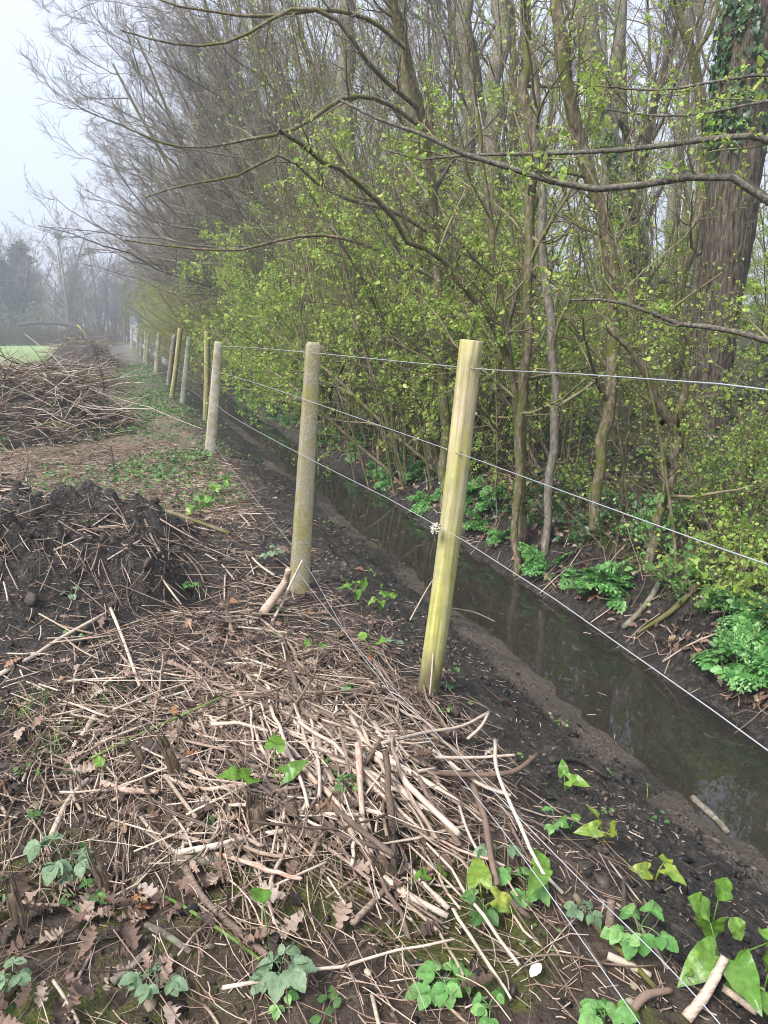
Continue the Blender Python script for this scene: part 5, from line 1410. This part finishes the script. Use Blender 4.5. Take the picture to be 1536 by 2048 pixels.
# pebbles & chips
for (px, py, s, m, lb) in [(735, 1925 + 20, .011, M_STONE, "rounded yellowish pebble on the mossy mud"), (325, 1050, .05, M_DARK, "dark round stone sunk in the crown of the mud heap"), (1260, 2010, .018, M_STONE, "pale flat stone near the slack wire"), (1268, 1972, .011, M_STONE, "small tan stone by the slack wire"), (300, 2010, .018, M_STONE, "yellow-tan stone on the mossy ground"), (1100, 1365 + 60, .012, M_STONE, "white chip of stone at the top of the slope")]:
    p = gp(px, py); rgx = np.random.default_rng(px)
    prof = [(-s * .6, s * .3, s * .25), (-s * .4, s * .8, s * .7), (0, s, s * .8), (s * .3, s * .8, s * .65), (s * .5, s * .3, s * .25)]
    V, F = rings(prof, 10); V *= 1 + .12 * rgx.normal(size=V.shape); o = mesh("stone", V, F, m); o.location = p; o.rotation_euler = (0, 0, rgx.uniform(0, 6)); tag(o, lb, "stone")
# little white feather and the pale scrap on the slope
p = gp(1060, 1965); V, F = blade([0, .2, .5, .8, 1], [.02, .18, .24, .15, .02], 0.05, 0.2, 0.3)
o = mesh("feather", V, F, M_WOOL); o.location = p + [0, 0, .015]; o.rotation_euler = (0.2, 0.2, -1.0); tag(o, "small white feather lying on the dark mud", "feather")

# ================================================================ green plants
def stalk(pts, r, K=8):
    P = poly(pts, K)[None]; return tubes(P, np.linspace(r, r * 0.6, K)[None], 5)


def arum(px, py, n, size, label, seed, mat=None, h=0.10, round_=False, tips=None, name="arum_plant", cat="plant"):
    """arrow-leaved plant: each leaf (blade + stalk) is a child"""
    rg = np.random.default_rng(seed); b = gp(px, py); r = root(name, b)
    a0 = rg.uniform(0, 6.28)
    for i in range(n):
        a = a0 + i * 2 * pi / n + rg.normal() * 0.4
        d = np.array([math.cos(a), math.sin(a), 0]); hh = h * rg.uniform(0.7, 1.2); o_ = hh * rg.uniform(0.3, 0.9)
        tip = d * o_ + [0, 0, hh]
        s = size * rg.uniform(0.75, 1.15)
        dirb = unit(d * rg.uniform(0.6, 1.1) + [0, 0, rg.uniform(-0.35, 0.75)] + 0.3 * rg.normal(size=3))
        nb = unit(np.array([0, -0.45, 0.9]) + 0.3 * rg.normal(size=3) + 0.3 * d)
        T = OVAL if round_ else ARUMT
        V = T[0].copy(); V[:, 2] += 0.05 * np.sin(V[:, 1] * 17 + rg.uniform(0, 6)) * np.abs(V[:, 0]) * 2.5; V[:, 0] += 0.10 * rg.normal() * V[:, 1] ** 2; V[:, 2] += 0.06 * np.sin(V[:, 1] * 9 + rg.uniform(0, 6)) * np.abs(V[:, 0]) * 4 + 0.25 * rg.normal() * V[:, 0] * V[:, 1]
        if round_: V[:, 0] *= 1.35
        lv = inst(V, T[1], tip[None], basis(dirb[None], nb[None]) * s)
        st = stalk([np.zeros(3) - [0, 0, .01], tip * [0.4, 0.4, 0.6], tip], 0.0025)
        VV, FF = merge([lv, st]); m = mat or M_ARUM
        mesh("leaf", VV, FF, m, parent=r)
    return tag(r, label, cat)


AR = [(548, 1592, 3, .085, "bright lime arrow-leaved plant above the mossy stump", None, .10, 0), (665, 1568, 2, .075, "broad lime leaf lying level beside the stems, next to the lime arrow-leaved plant", None, .05, 0),
      (540, 1905, 1, .075, "single upright green leaf on a reddish stalk by the grey bramble", None, .08, 1), (1130, 1580, 2, .075, "green arrow leaf drooping on the slope at the pile's edge", None, .06, 0),
      (1205, 1690, 3, .058, "wilting plant with one green and one yellow-spotted hanging leaf", M_ARUMY, .08, 0), (1310, 1760, 3, .065, "yellowing crinkled plant on bare mud above the fresh arrow leaves", M_ARUMY, .05, 0),
      (965, 1830, 2, .095, "large folded yellow-green leaf beside the pile's lower end", M_ARUMY, .08, 0), (1085, 1800, 2, .080, "shiny dark-edged leaf tucked under the slack wire", None, .08, 0),
      (1425, 1850, 3, .065, "pair of upright smooth leaves over the big arrow leaves", None, .06, 1), (1440, 1955, 4, .100, "big overlapping heart-shaped leaves in the lower corner", None, .10, 0),
      (1520, 2020, 4, .095, "large arrow leaves crossing the frame edge in the lower corner", None, .09, 0), (712, 1205, 4, .070, "star of pointed green leaves between the two nearest posts", None, .09, 0),
      (760, 1222, 4, .072, "spreading bright plant just left of the timber post's middle", None, .08, 0), (742, 1308, 2, .060, "round flat green leaf under the spreading plant", None, .06, 1),
      (600, 1312, 1, .045, "small oval green leaf at the top of the pile", None, .04, 1), (636, 1315, 1, .045, "small narrow green leaf at the top of the pile", None, .05, 0),
      (208, 1552, 1, .040, "small oval green leaf beside the leaning stump", None, .03, 1), (860, 1765, 2, .05, "curled green shoot tucked between thick cream stems", None, .04, 0),
      (400, 1030, 5, .085, "clump of broad green leaves on the crest of the mud heap", None, .10, 1), (440, 985, 4, .085, "pale broad leaves among weeds near the lichened post", None, .08, 1),
      (1140, 1660, 2, .03, "tiny green seedling on the bare slope", None, .03, 1), (1280, 2040, 1, .05, "small leaf at the bottom edge near the low wires", None, .04, 1), (1295, 1592, 1, .03, "single blade-like shoot on the dark slope", None, .05, 0),
      (625, 985, 3, .045, "small sprig of leaves against the lichened post's side", None, .14, 1), (1385, 1960, 2, .04, "little pointed leaves in front of the big heart-shaped ones", None, .03, 0)]
for i, (px, py, n, s, lb, m, h, rd) in enumerate(AR): arum(px, py, n, s, lb, 600 + i, m, h, rd)


def bramble(px, py, n, size, label, seed, mat=None, h=0.10, name="bramble_seedling", cat="plant"):
    """compound leaves: three to five toothed leaflets on a stalk"""
    rg = np.random.default_rng(seed); b = gp(px, py); r = root(name, b)
    top = np.array([rg.normal() * .015, rg.normal() * .015, h])
    V, F = stalk([[0, 0, -.01], top * .5 + [.004, 0, 0], top], 0.0022); mesh("stem", V, F, M_BRUSH, parent=r)
    a0 = rg.uniform(0, 6.28)
    for i in range(n):
        a = a0 + i * 2.4; d = np.array([math.cos(a), math.sin(a), 0.0]); t = rg.uniform(0.35, 1.0)
        c = top * t + d * size * rg.uniform(0.5, 1.1) + [0, 0, size * rg.uniform(-.1, .5)]
        ps = [stalk([top * t * 0.95, (top * t + c) / 2 + [0, 0, .006], c], 0.0013, 5)]
        k = 3 if rg.random() < .6 else 5
        for q in range(k):
            f = (q - (k - 1) / 2) * (1.15 if k == 3 else .75)
            dd = np.array([math.cos(a + f), math.sin(a + f), rg.uniform(-.35, .15)])
            s = size * (1.0 if q == k // 2 else .78) * rg.uniform(.85, 1.1)
            ps.append(inst(BRAMT[0], BRAMT[1], c[None], basis(dd[None], (np.array([0, -.25, 1]) + .25 * rg.normal(size=3))[None]) * s))
        V, F = merge(ps); mesh("leaf", V, F, mat or M_BRAM, parent=r)
    return tag(r, label, cat)


BR = [(125, 1760, 6, .055, "large grey-green bramble rosette between the frayed stumps", M_BRAM, .10), (555, 1975, 6, .050, "silvery-green bramble seedling at the bottom beside the lone leaf", M_BRAM, .09),
      (890, 1985, 6, .048, "blue-green bramble seedling on bare mud at the bottom", M_BRAMG, .06), (985, 1730, 3, .040, "pale blue-green sprig between the bramble canes", M_BRAM, .06),
      (1270, 1890, 6, .048, "fresh mid-green bramble seedling under the slack wire", M_BRAMG, .07), (1040, 1795, 5, .048, "soft green bramble seedling behind the big yellow leaf", M_BRAMG, .07),
      (315, 1985, 4, .038, "faint grey-green seedling on the mossy ground", M_BRAM, .07), (35, 1960, 4, .035, "small grey-green seedling at the lower frame edge", M_BRAM, .06),
      (965, 1870, 5, .038, "yellowish-green bramble shoots under the big yellow leaf", M_WEED, .08), (180, 1810, 4, .034, "small olive seedling in front of the frayed stump", M_WEED, .07),
      (1205, 2060, 5, .040, "green seedling cut by the bottom edge", M_BRAMG, .05), (560, 2000, 3, .028, "tiny green sprig below the silvery seedling", M_BRAMG, .03),
      (995, 2035, 4, .028, "little bright shoot on a green runner at the bottom", M_BRAMG, .04), (15, 1790, 3, .030, "tiny leaf sprig by the torn stump", M_BRAMG, .05),
      (695, 1600, 4, .030, "small yellow-green sprig beside the level lime leaf", M_WEED, .06), (1105, 1660, 3, .030, "small pale seedling on the slope under the tan branch", M_BRAMG, .06),
      (545, 1125, 5, .045, "grey-green seedling left of the lichened post's foot", M_BRAM, .08), (580, 1395, 3, .025, "tiny seedling among brown leaves at the pile's top", M_BRAMG, .03),
      (375, 1170, 4, .035, "sprig of green in the dark notch of the mud heap", M_BRAMG, .05), (895, 1380, 3, .03, "small dark leaves at the foot of the timber post", M_IVY, .05),
      (1170, 1835, 4, .033, "blue-green sprig beside the bramble cane's lower end", M_BRAM, .05), (50, 1010, 3, .03, "small pale sprig on top of the mud heap", M_BRAMG, .04),
      (140, 1200, 3, .035, "small grey sprig low on the mud heap", M_BRAM, .05), (700, 1395, 2, .03, "lone green leaflet in the middle of the pile", M_BRAMG, .05), (790, 1295, 3, .03, "pale soft seedling left of the timber post's lower half", M_BRAM, .05)]
for i, (px, py, n, s, lb, m, h) in enumerate(BR): bramble(px, py, n, s, lb, 700 + i, m, h)


# ---- lush cut-leaved parsley clumps along the far water edge
def parsley(seed, n, L, mat=M_PARS):
    rg = np.random.default_rng(seed); r = root("water_parsley")
    ps = []; lf = []
    for i in range(n):
        a = rg.uniform(0, 6.28); el = rg.uniform(0.35, 1.4); ll = L * rg.uniform(.65, 1.15)
        d = np.array([math.cos(a) * math.cos(el), math.sin(a) * math.cos(el), math.sin(el)])
        P = walk(rg, np.array([[0.03 * rg.normal(), 0.03 * rg.normal(), -.02]]), d[None], np.array([ll]), 9, 0.05, (0, 0, -0.13 - .05 * rg.random()))[0]
        ps.append(tubes(P[None], np.linspace(.004, .001, 9)[None], 4))
        T = unit(np.gradient(P, axis=0)); up = np.array([0, 0, 1.0])
        side = unit(np.cross(T, up)); nn = np.cross(side, T)
        for k in range(3, 9):
            t = (k - 3) / 5.0; pl = ll * 0.42 * (1 - 0.72 * t)
            for sg in (-1, 1):
                dd = unit(sg * side[k] * 0.9 + T[k] * 0.55 - nn[k] * 0.15)
                q = P[k] + dd * pl * np.linspace(0.25, 1, 4)[:, None] - nn[k] * (0.18 * pl * np.linspace(0.25, 1, 4)[:, None] ** 2)
                ps.append(tubes(np.vstack([P[k], q])[None], np.full((1, 5), .0008), 3))
                for j in range(4):
                    for s2 in ((-1, 1) if j < 3 else (0,)):
                        ld = unit(dd * (0.6 if s2 else 1) + np.cross(dd, nn[k]) * s2 * 0.9 + 0.15 * rg.normal(size=3))
                        lf.append((q[j], ld, nn[k] + 0.35 * rg.normal(size=3), pl * 0.42 * rg.uniform(.75, 1.2)))
    S = np.array([l[0] for l in lf]); B = basis(np.array([l[1] for l in lf]), np.array([l[2] for l in lf])) * np.array([l[3] for l in lf])[:, None, None]
    V, F = merge(ps); mesh("stalks", V, F, mat, parent=r)
    V, F = inst(PINNA[0], PINNA[1], S, B); mesh("leaves", V, F, mat, parent=r)
    return r


PR = [parsley(801, 17, 0.30), parsley(802, 20, 0.28), parsley(803, 14, 0.26)]
PL = [(1095, 1135, .95, "feathery parsley clump overhanging the water right of the timber post"), (1225, 1175, .95, "bushy parsley clump beside the forked root"),
      (1500, 1330, 1.0, "parsley clump at the frame edge low on the far mud"), (1515, 1275, .8, "darker parsley clump higher up at the frame edge"),
      (1005, 1080, .55, "small parsley tuft beneath the leaning rods"), (990, 1015, .85, "parsley clump seen right beside the timber post's middle"),
      (935, 1000, .85, "parsley clump half hidden behind the timber post"), (865, 1010, .95, "spreading parsley clump left of the timber post"), (825, 950, .9, "parsley clump between the timber post and the bank's dry reeds"),
      (715, 912, .8, "lone parsley clump in the middle of the far bank"), (672, 890, .6, "small parsley clump just right of the lichened post"), (650, 880, .6, "small parsley tuft beside the lichened post's edge"),
      (575, 858, 1.0, "parsley clump left of the lichened post"), (545, 835, 1.0, "dense parsley clump farther along the bank"), (515, 815, 1.0, "bright parsley clump two along from the lichened post"), (485, 800, 1.0, "parsley clump near the bend of the water"),
      (465, 780, 1.1, "distant parsley clump just right of the pale concrete post"), (450, 768, 1.1, "distant parsley clump touching the pale concrete post in view"), (1145, 1160, .4, "small parsley shoot between the two big clumps"), (1460, 1215, .6, "dull green parsley plant under the low bush")]
for i, (px, py, s, lb) in enumerate(PL):
    p = gp(px, py - 6, -0.3)
    if p[0] < 2.95: p[0] = 2.98
    place(PR[i % 3], p[0], p[1], rg.uniform(-3, 3), s, lb, "plant")

for i in range(26):
    y = 6.3 + 20 * rg.random() ** 1.4; x = 3.02 + .30 * rg.random()
    place(PR[i % 3], x, y, rg.uniform(-3, 3), rg.uniform(.55, 1.0), "smaller parsley plant filling the row along the far water's edge", "plant", "parsley plants filling the far bank", z=Hs(x, y) - .01)

# ---- weeds along the fence foot, ivy and litter on the woodland floor, field grass
def patch(name, n, fx, tmpl, smin, smax, mat, hfun, up=1.2, flat=1.0):
    x, y = fx(n); n = len(x)
    S = np.stack([x, y, H(x, y) + hfun(n)], -1)
    B = basis(np.column_stack([rg.normal(size=(n, 2)), rg.normal(size=n) * .3 + up]), rg.normal(size=(n, 3)) + [0, -.3, flat]) * rg.uniform(smin, smax, n)[:, None, None]
    V, F = inst(tmpl[0], tmpl[1], S, B); return tag(mesh(name, V, F, mat), kind='stuff')


def f_weeds(n):
    x = rg.uniform(-1.0, 1.75, n); y = 6.2 + 26 * rg.random(n) ** 1.5
    d = 1.4 * np.exp(-((x - 0.45) / 0.55) ** 2) * (y > 8.6) + 0.9 * np.exp(-((x - 0.35) / 0.45) ** 2 - ((y - 8.0) / 0.8) ** 2) + 0.25 * (x < 0.9) * (y < 9)
    d *= sstep(0.36, 0.60, fbm(x, y, 0.55, 301)) * (1 - sstep(1.3, 1.7, x))
    k = rg.random(n) < d; return x[k], y[k]
patch("weeds", 42000, f_weeds, LEAF5, .022, .05, M_WEED, lambda n: rg.random(n) ** 1.4 * .11, 0.1, 1.0)
def f_ivy(n):
    x = 3.15 + 7 * rg.random(n) ** 1.5; y = 2.2 + 14 * rg.random(n) ** 1.3
    k = rg.random(n) < sstep(0.38, 0.62, fbm(x, y, 0.7, 303)) * .9; return x[k], y[k]
patch("ground_ivy", 30000, f_ivy, IVYT, .025, .065, M_IVY, lambda n: rg.random(n) ** 1.3 * .10, 0.0, 1.2)
def f_green(n):
    x = 3.2 + 6 * rg.random(n) ** 1.3; y = 2.2 + 12 * rg.random(n) ** 1.3
    k = rg.random(n) < sstep(0.45, 0.65, fbm(x, y, 0.6, 305)); return x[k], y[k]
patch("undergrowth", 16000, f_green, LEAF5, .02, .045, M_LEAF, lambda n: rg.random(n) ** 1.1 * .30, 0.2, 0.8)
# low sprawling sprays of bramble and honeysuckle over the near corner of the far bank
for i, (px, py, hh, m_, lb) in enumerate([(1500, 1120, .5, M_LEAFG, "low leafy spray on the far bank beside the fallen log's outer end"), (1420, 1150, .45, M_LEAF, "low leafy spray on the far bank in front of the fallen log"),
        (1350, 1180, .35, M_BRAMG, "green bramble tangle on the far bank above the bent root"), (1465, 1215, .45, M_LEAFG, "bright leafy spray low on the far bank over the last parsley"),
        (1530, 1200, .5, M_LEAF, "bright leafy spray cut by the frame edge above the parsley"), (1400, 1050, .5, M_LEAFG, "leafy spray behind the fallen log"), (1490, 1020, .6, M_LEAFG, "taller leafy spray under the oak behind the log"),
        (1330, 1090, .4, M_BRAMG, "dark bramble tangle at the foot of the forked sapling"), (1240, 1080, .35, M_IVY, "ivy-green tangle between the slender trunks and the sapling")]):
    rgb = np.random.default_rng(900 + i); b = gp(px, py); r = root("leafy_spray", b); ns = 16
    P = walk(rgb, np.column_stack([.10 * rgb.normal(size=(ns, 2)), np.full(ns, -.03)]), np.column_stack([.6 * rgb.normal(size=(ns, 2)), np.ones(ns)]), hh * rgb.uniform(.6, 1.5, ns), 8, .13, (-.02, -.02, -.06))
    lv = grow(rgb, P, taper(rgb.uniform(.002, .004, ns), 8, .4), [dict(s=dict(n=6, t0=.2, ang=48, lr=.4, rr=.6, rmin=.0013, lmin=.06), K=4, wig=.15, trop=(0, 0, 0))])
    V, F = tube_levels(lv, [4, 3], 0, 2); mesh("stems", V, F, M_TWIG, parent=r)
    V, F = merge([leaves_on(rgb, lv[0][0], 4, 2, .026), leaves_on(rgb, lv[1][0], 2, 2, .023)]); mesh("leaves", V, F, m_, parent=r)
    tag(r, lb, "plant")
def f_wlit(n):
    x = 2.95 + 5 * rg.random(n) ** 1.6; y = 2.2 + 12 * rg.random(n) ** 1.3
    k = rg.random(n) < 0.3 + 0.7 * sstep(0.4, .6, fbm(x, y, .6, 307)); return x[k], y[k]
patch("woodland_litter", 12000, f_wlit, (OAKV[2][0], OAKV[2][1]), .03, .08, M_DLEAF, lambda n: .01 + rg.random(n) * .03, 0.0, 1.6)
GB = blade([0, .5, 1], [.018, .016, .002], 1, 0.1, 0.35)
def f_field(n):
    y = 9 + 45 * rg.random(n) ** 2.0; x = -1.4 - 0.01 * y - (0.9 * y * .34 + 2) * rg.random(n) ** 1.1
    k = fbm(x, y, 1.2, 309) + 0.5 * sstep(-1.5, -3.5, x) > 0.45; return x[k], y[k]
patch("grass", 60000, f_field, GB, .07, .16, M_GRASS, lambda n: np.zeros(n), 1.6, 0.3)
def f_gr2(n):
    cs = [(60, 1415), (150, 1480), (90, 1500), (200, 1410), (150, 910), (120, 905), (310, 950), (420, 1010), (40, 1440)]
    X = []; Y = []
    for c in cs:
        p = gp(*c); m = n // len(cs); X.append(p[0] + rg.normal(size=m) * .03); Y.append(p[1] + rg.normal(size=m) * .03)
    return np.concatenate(X), np.concatenate(Y)
def f_seed(n):
    c = rg.uniform(0, 1, (70, 2)); cx = -1.0 + 2.9 * c[:, 0]; cy = 1.15 + 5.5 * c[:, 1] ** 1.4
    k = rg.integers(0, 70, n); return cx[k] + .022 * rg.normal(size=n), cy[k] + .022 * rg.normal(size=n)
patch("seedlings", 600, f_seed, LEAF5, .010, .026, M_WEED, lambda n: rg.random(n) * .03, 0.2, 1.2)
def f_float(n):
    x = 2.1 + .85 * rg.random(n); y = 1.8 + 14 * rg.random(n) ** 1.3; return x, y
x, y = f_float(130); h = rg.uniform(0, 6.28, 130); L = rg.uniform(.01, .07, 130); tt = np.linspace(-.5, .5, 3)
P = np.stack([x[:, None] + (np.cos(h) * L)[:, None] * tt, y[:, None] + (np.sin(h) * L)[:, None] * tt, np.full((130, 3), -.4985)], -1)
V, F = tubes(P, np.repeat(rg.uniform(.0008, .002, 130)[:, None], 3, 1), 4); tag(mesh("floating_bits", V, F, M_STRAW), kind='stuff')
patch("grass_tufts", 260, f_gr2, (GB[0] * [.7, 1, 1], GB[1]), .05, .12, M_GRASS, lambda n: np.zeros(n), 1.2, 0.3)
# thin dead stalks standing on the far bank and along the hedge foot
n = 700; x = 3.05 + 1.6 * rg.random(n); y = 2.6 + 16 * rg.random(n) ** 1.2
S = np.stack([x, y, H(x, y) - .02], -1); D = np.column_stack([.45 * rg.normal(size=(n, 2)), np.ones(n)])
P = walk(rg, S, D, rg.uniform(.12, .6, n), 5, .10, (-.03, 0, -.02)); V, F = tubes(P, taper(rg.uniform(.002, .0045, n), 5, .5), 4)
tag(mesh("dry_stalks", V, F, M_STRAW), kind='stuff')
n = 900; x = 2.75 + 1.9 * rg.random(n); y = 2.4 + 13 * rg.random(n) ** 1.3; x = np.maximum(x, 2.9)
h = rg.uniform(0, 6.28, n); L = rg.uniform(.06, .4, n); tt = np.linspace(-.5, .5, 4)
P = np.stack([x[:, None] + (np.cos(h) * L)[:, None] * tt, y[:, None] + (np.sin(h) * L)[:, None] * tt, np.zeros((n, 4))], -1)
P[:, :, 2] = H(P[:, :, 0], P[:, :, 1]) + .008 + .02 * rg.random(n)[:, None]; P[:, 1:3] += rg.normal(size=(n, 2, 3)) * .012
V, F = tubes(P, taper(rg.uniform(.0015, .005, n), 4, .7), 4); tag(mesh("bank_twigs", V, F, M_STICKB), kind='stuff')

# ================================================================ mist in the air
hv = np.array([(-70.5, -5.5, -1.8), (60.5, -5.5, -1.8), (60.5, 131, -1.8), (-70.5, 131, -1.8), (-70.5, -5.5, 24), (60.5, -5.5, 24), (60.5, 131, 24), (-70.5, 131, 24)], float)
o = mesh("haze", hv, np.array([(0, 3, 2, 1), (4, 5, 6, 7), (0, 1, 5, 4), (1, 2, 6, 5), (2, 3, 7, 6), (3, 0, 4, 7)]), None, smooth=False)
o.data.materials.append(haze_mat(0.0031)); tag(o, kind='stuff')
